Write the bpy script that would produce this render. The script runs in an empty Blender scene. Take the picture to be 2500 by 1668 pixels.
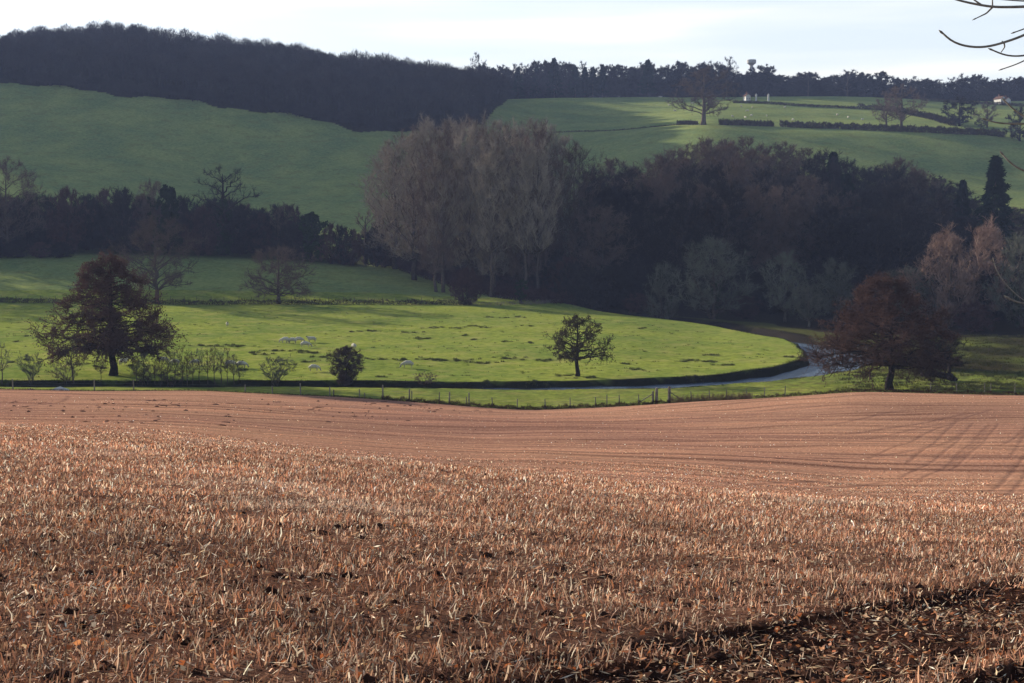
import bpy, math, random
import numpy as np
from mathutils import Vector

SC = bpy.context.scene
COL = SC.collection
R = math.radians
# ------------------------------------------------------------------ camera maths (photo pixels 2500 x 1668)
F = 3600.0
PITCH = math.atan(274 / F)
CP, SP = math.cos(PITCH), math.sin(PITCH)

def ray(px, py):
    a = (834 - py) / F
    b = (px - 1250) / F
    return np.array([b, CP + a * SP, -SP + a * CP])

def at(px, py, Y):
    d = ray(px, py)
    return d * (Y / d[1])

def U(px):
    return (px - 1250) / F

# ------------------------------------------------------------------ terrain height table  (u = X/Y , Y) -> Z
TAB = {
    -600: [(-60, 3), (0, -1.6), (8, -2.5), (55, -7.5), (80, -10.7), (110, -13.7), (165, -18.1), (176, -18.7), (260, -18.0), (330, -16.3), (400, -5.2), (480, 8), (560, 30), (650, 65), (790, 90), (900, 90), (1200, 60), (3200, -40)],
    0:    [(-60, 3), (0, -1.6), (8, -2.5), (55, -7.5), (80, -10.7), (110, -13.75), (165, -18.1), (176, -18.9), (184, -19.1), (260, -18.3), (330, -16.5), (400, -5.6), (480, 7.3), (560, 29.5), (650, 65), (790, 90.4), (900, 88), (1200, 60), (3200, -40)],
    280:  [(-60, 3), (0, -1.6), (8, -2.5), (53, -7.5), (78, -10.6), (110, -13.8), (165, -18.1), (176, -18.9), (184, -19.1), (260, -18.3), (330, -16.5), (400, -5.8), (480, 6), (560, 27), (645, 60.6), (790, 97), (900, 95), (1200, 60), (3200, -40)],
    500:  [(-60, 3), (0, -1.6), (8, -2.5), (51, -7.45), (76, -10.7), (110, -14.0), (165, -18.15), (176, -19.0), (184, -19.2), (260, -18.3), (330, -16.4), (400, -6.2), (480, 4), (560, 21), (640, 55.5), (790, 89), (900, 85), (1200, 60), (3200, -40)],
    930:  [(-60, 3), (0, -1.6), (8, -2.55), (46, -7.2), (68, -10.6), (108, -14.8), (161, -18.8), (176, -19.3), (184, -19.5), (260, -18.4), (330, -16.5), (400, -9), (480, 2), (560, 20), (630, 41), (760, 75), (900, 78), (1200, 60), (3200, -40)],
    1180: [(-60, 3), (0, -1.6), (8, -2.6), (43, -7.0), (62, -10.2), (106, -15.0), (158, -19.2), (176, -19.45), (184, -19.65), (260, -18.4), (330, -16.9), (400, -12), (480, 2), (560, 20), (640, 40), (720, 62), (850, 75), (1200, 70), (3200, -40)],
    1300: [(-60, 3), (0, -1.6), (8, -2.6), (42, -7.0), (60, -9.96), (106, -15.0), (158, -19.4), (176, -19.5), (184, -19.65), (260, -18.4), (325, -17.0), (380, -14), (480, 0), (560, 16), (640, 33), (720, 54), (800, 70), (850, 75.3), (1200, 74), (3200, -40)],
    1500: [(-60, 3), (0, -1.6), (8, -2.65), (40, -6.9), (57, -9.8), (104, -15.0), (157, -18.9), (176, -19.5), (184, -19.7), (240, -18.7), (300, -18.0), (330, -18.6), (400, -12), (480, 2), (560, 18), (630, 37), (720, 53), (790, 68), (850, 75.5), (1200, 74), (3200, -40)],
    1720: [(-60, 3), (0, -1.6), (8, -2.7), (38, -6.8), (55, -9.75), (102, -14.9), (155, -17.9), (170, -19.3), (184, -19.75), (240, -19.2), (330, -18.8), (400, -9), (480, 7), (560, 25.5), (620, 43.7), (700, 54.5), (780, 66.7), (850, 75.6), (1200, 74), (3200, -40)],
    2100: [(-60, 3), (0, -1.6), (8, -2.75), (36, -6.65), (52, -9.7), (72, -12.3), (100, -14.7), (151, -16.7), (163, -18.2), (175, -19.2), (330, -18.8), (400, -10), (480, 6), (560, 23), (620, 41), (700, 52.5), (780, 64.6), (850, 75), (1200, 73), (3200, -40)],
    2500: [(-60, 3), (0, -1.6), (8, -2.8), (34, -6.5), (50, -9.55), (70, -12.25), (100, -14.6), (148, -16.8), (160, -18.0), (175, -18.9), (330, -18.6), (400, -10), (480, 5), (560, 20), (620, 38), (700, 49.5), (780, 61.7), (850, 75.0), (1200, 73), (3200, -40)],
    3100: [(-60, 3), (0, -1.6), (8, -2.8), (34, -6.5), (50, -9.55), (70, -12.2), (100, -14.6), (146, -16.9), (160, -17.9), (175, -18.8), (330, -18.5), (400, -10), (480, 5), (560, 20), (620, 36), (700, 47.5), (780, 59), (850, 72), (1200, 72), (3200, -40)],
}
ypos = np.concatenate([np.arange(-60, 60, 1.0), np.geomspace(60, 3200, 620)])
ucols = np.linspace(U(-700), U(3200), 391)          # 10 px steps
cpx = sorted(TAB)
prof = []
for c in cpx:
    p = np.array(TAB[c], float)
    prof.append(np.interp(ypos, p[:, 0], p[:, 1]))
prof = np.array(prof)
tab = np.empty((len(ucols), len(ypos)))
pxs = ucols * F + 1250
for j in range(len(ypos)):
    tab[:, j] = np.interp(pxs, cpx, prof[:, j])
k = np.hanning(17); k /= k.sum()
pad = np.pad(tab, ((8, 8), (0, 0)), 'edge')
tab = sum(k[i] * pad[i:i + len(ucols)] for i in range(17))
# smooth along Y a little (relative width, so the kinks of the table become round)
k2 = np.hanning(11); k2 /= k2.sum()
pad = np.pad(tab, ((0, 0), (5, 5)), 'edge')
tab = sum(k2[i] * pad[:, i:i + len(ypos)] for i in range(11))
yidx = np.arange(len(ypos), dtype=float)

RIVER = [(-600, 181), (0, 182), (400, 182.5), (900, 183), (1300, 184), (1500, 185.5), (1650, 187), (1760, 189.5), (1860, 193), (1940, 198), (2010, 206), (2060, 218), (2062, 231), (2030, 245), (1960, 258), (1870, 273), (1780, 290), (1680, 304), (1580, 318), (1440, 336), (1300, 352)]
rp = np.array([(U(a) * b, b) for a, b in RIVER])
# resample the centre line smoothly
def smooth_line(P, n):
    P = np.asarray(P, float)
    s = np.concatenate([[0], np.cumsum(np.linalg.norm(np.diff(P, axis=0), axis=1))])
    t = np.linspace(0, s[-1], n)
    Q = np.stack([np.interp(t, s, P[:, i]) for i in range(P.shape[1])], 1)
    for _ in range(6):
        Q[1:-1] = (Q[:-2] + 2 * Q[1:-1] + Q[2:]) / 4
    return Q
river = smooth_line(rp, 90)
WLEV = -20.35

def polydist(X, Y, P):
    shp = X.shape
    x = X.ravel(); y = Y.ravel()
    best = np.full(x.shape, 1e9)
    for a, b in zip(P[:-1], P[1:]):
        d = b - a
        t = np.clip(((x - a[0]) * d[0] + (y - a[1]) * d[1]) / (d @ d + 1e-9), 0, 1)
        q = (x - a[0] - t * d[0]) ** 2 + (y - a[1] - t * d[1]) ** 2
        np.minimum(best, q, out=best)
    return np.sqrt(best).reshape(shp)

def sstep(a, b, x):
    t = np.clip((x - a) / (b - a), 0, 1)
    return t * t * (3 - 2 * t)

def hwidth(Y):
    return 3.3 + 1.3 * sstep(185, 192, Y) - 2.4 * sstep(236, 262, Y)

def base_z(X, Y):
    u = np.clip(X / np.maximum(Y, 8.0), ucols[0], ucols[-1] - 1e-6)
    fy = np.interp(Y, ypos, yidx)
    fu = (u - ucols[0]) / (ucols[1] - ucols[0])
    iu = np.clip(fu.astype(int), 0, len(ucols) - 2); tu = fu - iu
    iy = np.clip(fy.astype(int), 0, len(ypos) - 2); ty = fy - iy
    z = (tab[iu, iy] * (1 - tu) + tab[iu + 1, iy] * tu) * (1 - ty) + (tab[iu, iy + 1] * (1 - tu) + tab[iu + 1, iy + 1] * tu) * ty
    return z

def height(X, Y):
    X = np.asarray(X, float); Y = np.asarray(Y, float)
    z = base_z(X, Y)
    w = sstep(12, 60, Y)
    z = z + w * (0.10 * np.sin(X * .11 + Y * .05 + 1) + .08 * np.sin(X * .05 - Y * .13) + .04 * np.sin(X * .31 + Y * .27))
    z = z + sstep(360, 500, Y) * (0.8 * np.sin(X * .021 + Y * .013) + .5 * np.sin(X * .043 - Y * .03))
    z = z + (1 - w) * (0.025 * np.sin(X * 1.7 + Y * .6) + .02 * np.sin(Y * 2.3 - X * .8))
    m = (Y > 165) & (Y < 370)
    if np.any(m):
        zz = z[m] if z.ndim else z
        Xm = X[m] if z.ndim else X
        Ym = Y[m] if z.ndim else Y
        d = polydist(np.atleast_1d(Xm), np.atleast_1d(Ym), river)
        d = d + .35 * np.sin(np.atleast_1d(Xm) * .9) + .25 * np.sin(np.atleast_1d(Xm) * .37 + np.atleast_1d(Ym) * .5)
        hw = hwidth(np.atleast_1d(Ym))
        bed = WLEV - .7
        t = sstep(hw - .2, hw + 1.0, d)
        new = bed + (zz - bed) * t
        if z.ndim:
            z = z.copy(); z[m] = new
        else:
            z = float(new[0])
    return z

Ysamp = np.concatenate([np.linspace(4, 60, 700), np.geomspace(60, 1300, 2600)[1:]])
def hit(px, py):
    d = ray(px, py)
    P = d[None, :] * (Ysamp / d[1])[:, None]
    h = height(P[:, 0], P[:, 1])
    below = P[:, 2] < h
    i = int(np.argmax(below))
    if not below[i]:
        i = len(P) - 1
    return np.array([P[i, 0], P[i, 1], h[i]])

def gz(x, y):
    return float(height(np.array([x]), np.array([y]))[0])

FE = [(-600, 166), (0, 165), (500, 165), (800, 163), (1000, 160), (1250, 158), (1500, 157), (1650, 156), (1800, 154), (1950, 152), (2200, 150), (2500, 148), (3100, 146)]
fe = np.array(FE, float)
def field_edge(u):
    return np.interp(u * F + 1250, fe[:, 0], fe[:, 1])

# ------------------------------------------------------------------ mesh helpers
def mesh_from(name, V, tris=None, quads=None, mats=(), midx=None, smooth=False, attrs=None):
    me = bpy.data.meshes.new(name)
    V = np.asarray(V, np.float32)
    me.vertices.add(len(V)); me.vertices.foreach_set('co', V.ravel())
    loops = []; starts = []; totals = []
    n = 0
    if tris is not None and len(tris):
        t = np.asarray(tris, np.int32); loops.append(t.ravel()); starts.append(np.arange(len(t)) * 3 + n); n += t.size
        totals.append(np.full(len(t), 3))
    if quads is not None and len(quads):
        q = np.asarray(quads, np.int32); loops.append(q.ravel()); starts.append(np.arange(len(q)) * 4 + n); n += q.size
        totals.append(np.full(len(q), 4))
    L = np.concatenate(loops).astype(np.int32); S = np.concatenate(starts).astype(np.int32)
    me.loops.add(len(L)); me.loops.foreach_set('vertex_index', L)
    me.polygons.add(len(S)); me.polygons.foreach_set('loop_start', S)
    me.update(calc_edges=True)
    for m in mats:
        me.materials.append(m)
    if midx is not None:
        me.polygons.foreach_set('material_index', np.asarray(midx, np.int32))
    me.polygons.foreach_set('use_smooth', np.full(len(S), bool(smooth)))
    if attrs:
        for k_, v_ in attrs.items():
            v_ = np.asarray(v_, np.float32)
            if v_.ndim == 1:
                a = me.attributes.new(k_, 'FLOAT', 'POINT'); a.data.foreach_set('value', v_)
            else:
                a = me.attributes.new(k_, 'FLOAT_COLOR', 'POINT')
                if v_.shape[1] == 3:
                    v_ = np.concatenate([v_, np.ones((len(v_), 1), np.float32)], 1)
                a.data.foreach_set('color', v_.ravel())
    me.update()
    return me

def link(name, me, parent=None, loc=None):
    o = bpy.data.objects.new(name, me); COL.objects.link(o)
    if parent is not None:
        o.parent = parent
    if loc is not None:
        o.location = loc
    return o

def tag(o, label=None, cat=None, group=None, kind=None):
    if label: o['label'] = label
    if cat: o['category'] = cat
    if group: o['group'] = group
    if kind: o['kind'] = kind
    return o

class MB:
    """collects vertices with triangle and quad faces"""
    def __init__(s):
        s.V = []; s.T = []; s.Q = []; s.n = 0
    def add(s, V, T=None, Q=None):
        V = np.asarray(V, float)
        if T is not None and len(T): s.T.append(np.asarray(T) + s.n)
        if Q is not None and len(Q): s.Q.append(np.asarray(Q) + s.n)
        s.V.append(V); s.n += len(V)
    def mesh(s, name, mats, **kw):
        T = np.concatenate(s.T) if s.T else None
        Q = np.concatenate(s.Q) if s.Q else None
        return mesh_from(name, np.concatenate(s.V), T, Q, mats, **kw)

def nrm(v):
    return v / (np.linalg.norm(v, axis=-1, keepdims=True) + 1e-9)

def tube(mb, pts, rad, n=6, cap=True):
    pts = np.asarray(pts, float); rad = np.asarray(rad, float) * np.ones(len(pts))
    t = np.gradient(pts, axis=0); t = nrm(t)
    ref = np.array([0, 0, 1.0]) if abs(t[0][2]) < .9 else np.array([1.0, 0, 0])
    a = nrm(np.cross(t, ref)); b = np.cross(t, a)
    ang = np.arange(n) / n * 2 * math.pi
    V = pts[:, None, :] + rad[:, None, None] * (np.cos(ang)[None, :, None] * a[:, None, :] + np.sin(ang)[None, :, None] * b[:, None, :])
    V = V.reshape(-1, 3)
    k_ = len(pts)
    i = np.arange(k_ - 1)[:, None] * n; j = np.arange(n)[None, :]; j2 = (j + 1) % n
    Q = np.stack([i + j, i + j2, i + n + j2, i + n + j], -1).reshape(-1, 4)
    T = []
    if cap:
        V = np.concatenate([V, pts[[0, -1]]])
        c0, c1 = len(V) - 2, len(V) - 1
        T = [(c0, (jj + 1) % n, jj) for jj in range(n)] + [(c1, (k_ - 1) * n + jj, (k_ - 1) * n + (jj + 1) % n) for jj in range(n)]
    mb.add(V, T, Q)

def box(mb, c, s, rz=0.0, tilt=None):
    c = np.asarray(c, float); s = np.asarray(s, float) / 2
    P = np.array([[x, y, z] for z in (-1, 1) for y in (-1, 1) for x in (-1, 1)]) * s
    ca, sa = math.cos(rz), math.sin(rz)
    P = np.stack([P[:, 0] * ca - P[:, 1] * sa, P[:, 0] * sa + P[:, 1] * ca, P[:, 2]], 1) + c
    mb.add(P, None, [(0, 2, 3, 1), (4, 5, 7, 6), (0, 1, 5, 4), (2, 6, 7, 3), (0, 4, 6, 2), (1, 3, 7, 5)])

def rdir(rg, n):
    return nrm(rg.normal(size=(n, 3)))

def blades(mb, P, D, L, W, rg, cross=False):
    """long thin tapering triangles: twigs and blades of grass"""
    n = len(P)
    D = nrm(D)
    L = np.broadcast_to(L, (n,)); W = np.broadcast_to(W, (n,))
    for c in range(2 if cross else 1):
        if c == 0:
            s = nrm(np.cross(D, rdir(rg, n)))
        else:
            s = np.cross(D, s)
        V = np.stack([P - s * W[:, None] / 2, P + s * W[:, None] / 2, P + D * L[:, None]], 1).reshape(-1, 3)
        mb.add(V, np.arange(3 * n).reshape(-1, 3))

def leafs(mb, P, S, rg):
    n = len(P)
    a = rdir(rg, n); b = nrm(np.cross(a, rdir(rg, n)))
    S = np.broadcast_to(S, (n,))[:, None]
    V = np.stack([P - a * S * .5, P + b * S * .45, P + a * S * .5, P - b * S * .45], 1).reshape(-1, 3)
    mb.add(V, None, np.arange(4 * n).reshape(-1, 4))

# ------------------------------------------------------------------ materials
def new_mat(name):
    m = bpy.data.materials.new(name); m.use_nodes = True
    nt = m.node_tree
    b = nt.nodes['Principled BSDF']
    b.inputs['Roughness'].default_value = .9
    b.inputs['Specular IOR Level'].default_value = 0
    return m, nt, b

def ramp(nt, fac, stops):
    r = nt.nodes.new('ShaderNodeValToRGB')
    while len(r.color_ramp.elements) < len(stops):
        r.color_ramp.elements.new(.5)
    for e, (p, c) in zip(r.color_ramp.elements, stops):
        e.position = p; e.color = (*c, 1)
    nt.links.new(fac, r.inputs[0])
    return r.outputs[0]

def noise(nt, scale, detail=4, coord=None, rough=.55, vec_scale=None):
    n = nt.nodes.new('ShaderNodeTexNoise')
    n.inputs['Scale'].default_value = scale; n.inputs['Detail'].default_value = detail
    n.inputs['Roughness'].default_value = rough
    if coord is None:
        coord = nt.nodes.new('ShaderNodeNewGeometry').outputs['Position']
    if vec_scale:
        mp = nt.nodes.new('ShaderNodeMapping'); mp.inputs['Scale'].default_value = vec_scale
        if len(vec_scale) == 3:
            nt.links.new(coord, mp.inputs[0]); coord = mp.outputs[0]
    nt.links.new(coord, n.inputs['Vector'])
    return n.outputs['Fac']

def mix(nt, fac, a, b, typ='MIX'):
    m = nt.nodes.new('ShaderNodeMix'); m.data_type = 'RGBA'; m.blend_type = typ
    for i, v in ((0, fac), (6, a), (7, b)):
        if isinstance(v, (int, float)):
            m.inputs[i].default_value = v
        elif isinstance(v, tuple):
            m.inputs[i].default_value = (*v, 1)
        else:
            nt.links.new(v, m.inputs[i])
    return m.outputs[2]

def attr(nt, name, out='Fac'):
    a = nt.nodes.new('ShaderNodeAttribute'); a.attribute_name = name
    return a.outputs[out]

def mathn(nt, op, a, b=None, c=None):
    m = nt.nodes.new('ShaderNodeMath'); m.operation = op
    for i, v in enumerate((a, b, c)):
        if v is None: continue
        if isinstance(v, (int, float)): m.inputs[i].default_value = v
        else: nt.links.new(v, m.inputs[i])
    return m.outputs[0]

def mottled(name, c1, c2, scale=1.2, detail=3, obj_var=.25):
    m, nt, b = new_mat(name)
    col = ramp(nt, noise(nt, scale, detail), [(.3, c1), (.7, c2)])
    if obj_var:
        oi = nt.nodes.new('ShaderNodeObjectInfo')
        v = mathn(nt, 'MULTIPLY_ADD', oi.outputs['Random'], 2 * obj_var, 1 - obj_var)
        hs = nt.nodes.new('ShaderNodeHueSaturation'); nt.links.new(v, hs.inputs['Value']); nt.links.new(col, hs.inputs['Color'])
        col = hs.outputs[0]
    nt.links.new(col, b.inputs['Base Color'])
    return m

def glow_through(m, f):
    nt = m.node_tree; b = nt.nodes['Principled BSDF']; o = nt.nodes['Material Output']
    t = nt.nodes.new('ShaderNodeBsdfTranslucent'); x = nt.nodes.new('ShaderNodeMixShader'); x.inputs[0].default_value = f
    nt.links.new(b.inputs['Base Color'].links[0].from_socket, t.inputs[0])
    nt.links.new(b.outputs[0], x.inputs[1]); nt.links.new(t.outputs[0], x.inputs[2]); nt.links.new(x.outputs[0], o.inputs[0])

M = {}
M['bark'] = mottled('bark', (.045, .035, .032), (.10, .078, .065), 3)
M['bark_pale'] = mottled('bark_pale', (.06, .054, .05), (.13, .115, .10), 2)
M['bark_black'] = mottled('bark_black', (.015, .012, .014), (.04, .032, .03), 3)
M['twig_brown'] = mottled('twig_brown', (.080, .057, .050), (.145, .105, .088), .5)
M['twig_purple'] = mottled('twig_purple', (.050, .026, .028), (.10, .056, .052), .5)
M['twig_pale'] = mottled('twig_pale', (.175, .145, .12), (.30, .255, .21), .3)
M['twig_rust'] = mottled('twig_rust', (.15, .10, .08), (.27, .185, .15), .3)
M['twig_grey'] = mottled('twig_grey', (.085, .09, .07), (.17, .17, .135), .4)
M['twig_dark'] = mottled('twig_dark', (.020, .017, .018), (.046, .040, .038), .5)
M['twig_olive'] = mottled('twig_olive', (.042, .034, .024), (.085, .07, .048), .6)
M['twig_far'] = mottled('twig_far', (.018, .015, .017), (.042, .034, .034), .12)
M['alder_leaf'] = mottled('alder_catkins', (.052, .032, .029), (.105, .064, .055), .5)
glow_through(M['alder_leaf'], .16)
glow_through(M['twig_olive'], .25)
M['ivy'] = mottled('ivy', (.010, .020, .010), (.030, .05, .018), 1.2)
M['conifer'] = mottled('conifer', (.006, .014, .010), (.018, .032, .018), 1)
M['hedge'] = mottled('hedge', (.030, .024, .018), (.085, .06, .04), .6)

# ------------------------------------------------------------------ ground materials
def field_material():
    m, nt, b = new_mat('stubble_ground')
    pos = nt.nodes.new('ShaderNodeNewGeometry').outputs['Position']
    fine = noise(nt, 5.5, 6, pos, .7)
    col = ramp(nt, fine, [(.28, (.12, .060, .045)), (.5, (.285, .160, .115)), (.74, (.50, .32, .225))])
    # long faint drilling lines across the field
    wn = nt.nodes.new('ShaderNodeTexNoise'); wn.inputs['Scale'].default_value = .035; wn.inputs['Detail'].default_value = 2
    nt.links.new(pos, wn.inputs['Vector'])
    wm = nt.nodes.new('ShaderNodeVectorMath'); wm.operation = 'MULTIPLY_ADD'; wm.inputs[1].default_value = (0, 16, 0)
    nt.links.new(wn.outputs['Color'], wm.inputs[0]); nt.links.new(pos, wm.inputs[2]); wpos = wm.outputs[0]
    mp = nt.nodes.new('ShaderNodeMapping'); mp.inputs['Rotation'].default_value = (0, 0, R(14)); mp.inputs['Scale'].default_value = (.02, .55, .02)
    nt.links.new(wpos, mp.inputs[0])
    st = noise(nt, 1.0, 5, mp.outputs[0], .65)
    col = mix(nt, .85, col, ramp(nt, st, [(.36, (.45, .40, .40)), (.5, (1, 1, 1)), (.64, (1.35, 1.25, 1.15))]), 'MULTIPLY')
    mp2 = nt.nodes.new('ShaderNodeMapping'); mp2.inputs['Rotation'].default_value = (0, 0, R(9)); mp2.inputs['Scale'].default_value = (.05, 2.1, .05)
    nt.links.new(wpos, mp2.inputs[0])
    col = mix(nt, .5, col, ramp(nt, noise(nt, 1.0, 3, mp2.outputs[0], .6), [(.36, (.55, .5, .5)), (.52, (1, 1, 1)), (.66, (1.2, 1.15, 1.1))]), 'MULTIPLY')
    big = noise(nt, .045, 4, pos)
    col = mix(nt, .55, col, ramp(nt, big, [(.35, (.78, .70, .72)), (.65, (1.15, 1.12, 1.0))]), 'MULTIPLY')
    tr = attr(nt, 'track')
    trn = mathn(nt, 'MULTIPLY', tr, ramp(nt, noise(nt, 1.5, 5, pos, .7), [(.30, (.25,) * 3), (.62, (1, 1, 1))]))
    trn = mathn(nt, 'MULTIPLY', trn, .46)
    col = mix(nt, trn, col, (.06, .032, .032))
    bare = attr(nt, 'bare')
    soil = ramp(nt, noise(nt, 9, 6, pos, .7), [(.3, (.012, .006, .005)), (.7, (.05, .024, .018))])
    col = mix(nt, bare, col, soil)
    nt.links.new(col, b.inputs['Base Color'])
    bp = nt.nodes.new('ShaderNodeBump'); bp.inputs['Strength'].default_value = .8; bp.inputs['Distance'].default_value = .12
    nt.links.new(fine, bp.inputs['Height']); nt.links.new(bp.outputs[0], b.inputs['Normal'])
    return m

def grass_material(name, lo, mid, hi, dead=(.20, .16, .07)):
    m, nt, b = new_mat(name)
    pos = nt.nodes.new('ShaderNodeNewGeometry').outputs['Position']
    n1 = noise(nt, .9, 6, pos, .7); n2 = noise(nt, .05, 5, pos, .6); n3 = noise(nt, .22, 4, pos, .6)
    col = ramp(nt, n1, [(.3, lo), (.5, mid), (.72, hi)])
    col = mix(nt, .6, col, ramp(nt, n2, [(.36, (.62, .72, .72)), (.62, (1.28, 1.16, .95))]), 'MULTIPLY')
    col = mix(nt, ramp(nt, n3, [(.50, (0, 0, 0)), (.75, (.6,) * 3)]), col, dead)
    tn_ = noise(nt, .8, 5, pos, .75, None)
    rough = mathn(nt, 'MULTIPLY', attr(nt, 'tussock'), ramp(nt, tn_, [(.42, (.0,) * 3), (.58, (.9,) * 3)]))
    col = mix(nt, rough, col, ramp(nt, n1, [(.3, (.035, .04, .018)), (.7, (.10, .085, .04))]))
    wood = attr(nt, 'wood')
    floor_shade_col = ramp(nt, n1, [(.3, (.012, .010, .008)), (.7, (.036, .028, .018))])  # woodland floor colour, also used for the shade painted right of the river
    col = mix(nt, wood, col, floor_shade_col)
    mud_shade = attr(nt, 'mud_shade')
    col = mix(nt, mud_shade, col, (.012, .010, .010))  # near black: the bank's shade is put into the mud colour
    nt.links.new(col, b.inputs['Base Color'])
    bp = nt.nodes.new('ShaderNodeBump'); bp.inputs['Strength'].default_value = .6; bp.inputs['Distance'].default_value = .15
    nt.links.new(n1, bp.inputs['Height']); nt.links.new(bp.outputs[0], b.inputs['Normal'])
    return m

# ------------------------------------------------------------------ ground sheets
ug = np.concatenate([np.linspace(-1.3, -.47, 24)[:-1], np.linspace(-.47, .47, 760), np.linspace(.47, 1.3, 24)[1:]])
NU = len(ug)
def sheet(name, rows, mat, attrf, kind='structure', label=None):
    """rows: function s-> Y(u) array list"""
    Yg = np.array(rows)                                    # (nr, NU)
    Xg = ug[None, :] * np.maximum(Yg, 8.0)
    Xg = np.where(Yg < 8, ug[None, :] * (8.0 + np.maximum(0, -Yg) * 1.0), Xg)
    Z = height(Xg, Yg)
    at_ = attrf(Xg, Yg, Z)
    V = np.stack([Xg, Yg, Z + at_.pop('dz', 0)], -1).reshape(-1, 3)
    nr = len(Yg)
    i = np.arange(nr - 1)[:, None] * NU; j = np.arange(NU - 1)[None, :]
    Q = np.stack([i + j, i + j + 1, i + NU + j + 1, i + NU + j], -1).reshape(-1, 4)
    me = mesh_from(name, V, None, Q, [mat], smooth=True, attrs={k_: v_.ravel() for k_, v_ in at_.items()})
    o = link(name, me)
    tag(o, label, None, None, kind)
    return o

def pxl(pts):
    return np.array([hit(a, b)[:2] for a, b in pts])
TRACKS = [
    [(1585, 1051), (1798, 1062), (2033, 1075), (2139, 1055), (2310, 1017), (2373, 1009)],
    [(1977, 1066), (2096, 1060), (2224, 1038), (2352, 1013)],
    [(2322, 1149), (2378, 1098), (2437, 1034)], [(2199, 1166), (2267, 1140), (2331, 1085), (2373, 1034)],
    [(2246, 1170), (2297, 1162), (2395, 1072), (2416, 1038)], [(2454, 1209), (2510, 1150)],
    [(2442, 1087), (2475, 1075), (2510, 1035)], [(1849, 1183), (2011, 1175)], [(1939, 1196), (2160, 1177)],
    [(2180, 1224), (2437, 1222)], [(1500, 1112), (1611, 1115)], [(1700, 1022), (1868, 1010), (2021, 988), (2110, 985)],
    [(2021, 1040), (2174, 1004), (2274, 998)], [(536, 988), (900, 1002), (1100, 1014), (1400, 1027)],
    [(600, 1055), (1000, 1066), (1300, 1084)], [(168, 967), (153, 982), (73, 994), (0, 1000)],
    [(1700, 1040), (1850, 1036), (1990, 1016)], [(1100, 1030), (1500, 1040), (1750, 1042)], [(0, 1022), (400, 1024), (800, 1034)],
    [(1250, 1075), (1500, 1082), (1700, 1100)], [(1900, 1120), (2100, 1122), (2250, 1100), (2350, 1060)],
]
TRACKS += [[(2300, 1149), (2352, 1098), (2409, 1040)], [(2215, 1130), (2300, 1062), (2340, 1020)], [(2470, 1110), (2500, 1060), (2520, 1010)],
           [(2120, 1120), (2230, 1075), (2300, 1040), (2420, 1000)], [(1750, 1075), (1980, 1085), (2150, 1070), (2300, 1035)], [(1900, 1003), (2100, 998), (2300, 985)], [(2420, 1200), (2480, 1140), (2520, 1100)]]
TRK = [smooth_line(pxl(t), 14) for t in TRACKS]
# wheel ruts in the near corner: the bare strip and the second strip, as ground lines
RUT = [(np.array([hit(1300, 1830)[:2], hit(1550, 1740)[:2], hit(1800, 1655)[:2], hit(2120, 1570)[:2], hit(2520, 1475)[:2], hit(2800, 1420)[:2]]), .92),
       (np.array([hit(1950, 1780)[:2], hit(2300, 1705)[:2], hit(2520, 1650)[:2], hit(2800, 1570)[:2]]), .34)]
def rutmask(X, Y):
    m = np.zeros(X.shape)
    for P, w in RUT:
        d = polydist(X, Y, P) + .14 * np.sin(X * 4 + Y * 3) + .12 * np.sin(X * 9 - Y * 7) + .08 * np.sin(X * 23 + Y * 17)
        m = np.maximum(m, 1 - sstep(w * .5, w * 1.5, d))
    return m

def field_attr(X, Y, Z):
    tr = np.zeros(X.shape)
    m = Y > 44
    rgn = np.random.default_rng(5)
    for i, P in enumerate(TRK):
        d = polydist(X[m], Y[m], P)
        w = .13 if (i in (2, 3, 4, 5, 6) or i > 20) else .22
        tr[m] = np.maximum(tr[m], (1 - sstep(w * .4, w * 1.6, d)) * rgn.uniform(.8, 1.0))
    near = (Y > 3) & (Y < 26)
    rut = np.zeros(X.shape); rut[near] = rutmask(X[near], Y[near])
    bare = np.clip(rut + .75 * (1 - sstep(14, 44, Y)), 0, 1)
    return {'track': tr, 'bare': bare, 'dz': -.02 * tr - .10 * rut}

Fe = field_edge(ug)
M['field'] = field_material()
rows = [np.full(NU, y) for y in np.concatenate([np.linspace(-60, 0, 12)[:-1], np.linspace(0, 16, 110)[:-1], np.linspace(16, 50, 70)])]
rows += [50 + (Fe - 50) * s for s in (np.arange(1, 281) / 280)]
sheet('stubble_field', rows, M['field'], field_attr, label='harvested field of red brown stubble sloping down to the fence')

WOODP = [(860, 420), (1000, 394), (1150, 364), (1400, 342), (1470, 334), (1600, 324), (1750, 309), (1880, 292), (2000, 275), (2200, 262), (2700, 250), (2700, 452), (2200, 452), (1800, 470), (1500, 470), (1300, 455), (1100, 450), (900, 450)]
def inpoly(px, Y, P):
    c = np.zeros(px.shape, bool)
    n = len(P)
    for i in range(n):
        x1, y1 = P[i]; x2, y2 = P[(i + 1) % n]
        c ^= ((y1 > Y) != (y2 > Y)) & (px < (x2 - x1) * (Y - y1) / (y2 - y1 + 1e-9) + x1)
    return c
EDGE = np.array([(-600, 660), (0, 652), (280, 645), (500, 640), (930, 630), (1100, 640), (1180, 668), (1225, 740), (1238, 800), (1250, 835)], float)
def wood_edge(px):
    return np.where(px > 1238, 846.0, np.interp(px, EDGE[:, 0], EDGE[:, 1]))

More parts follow.
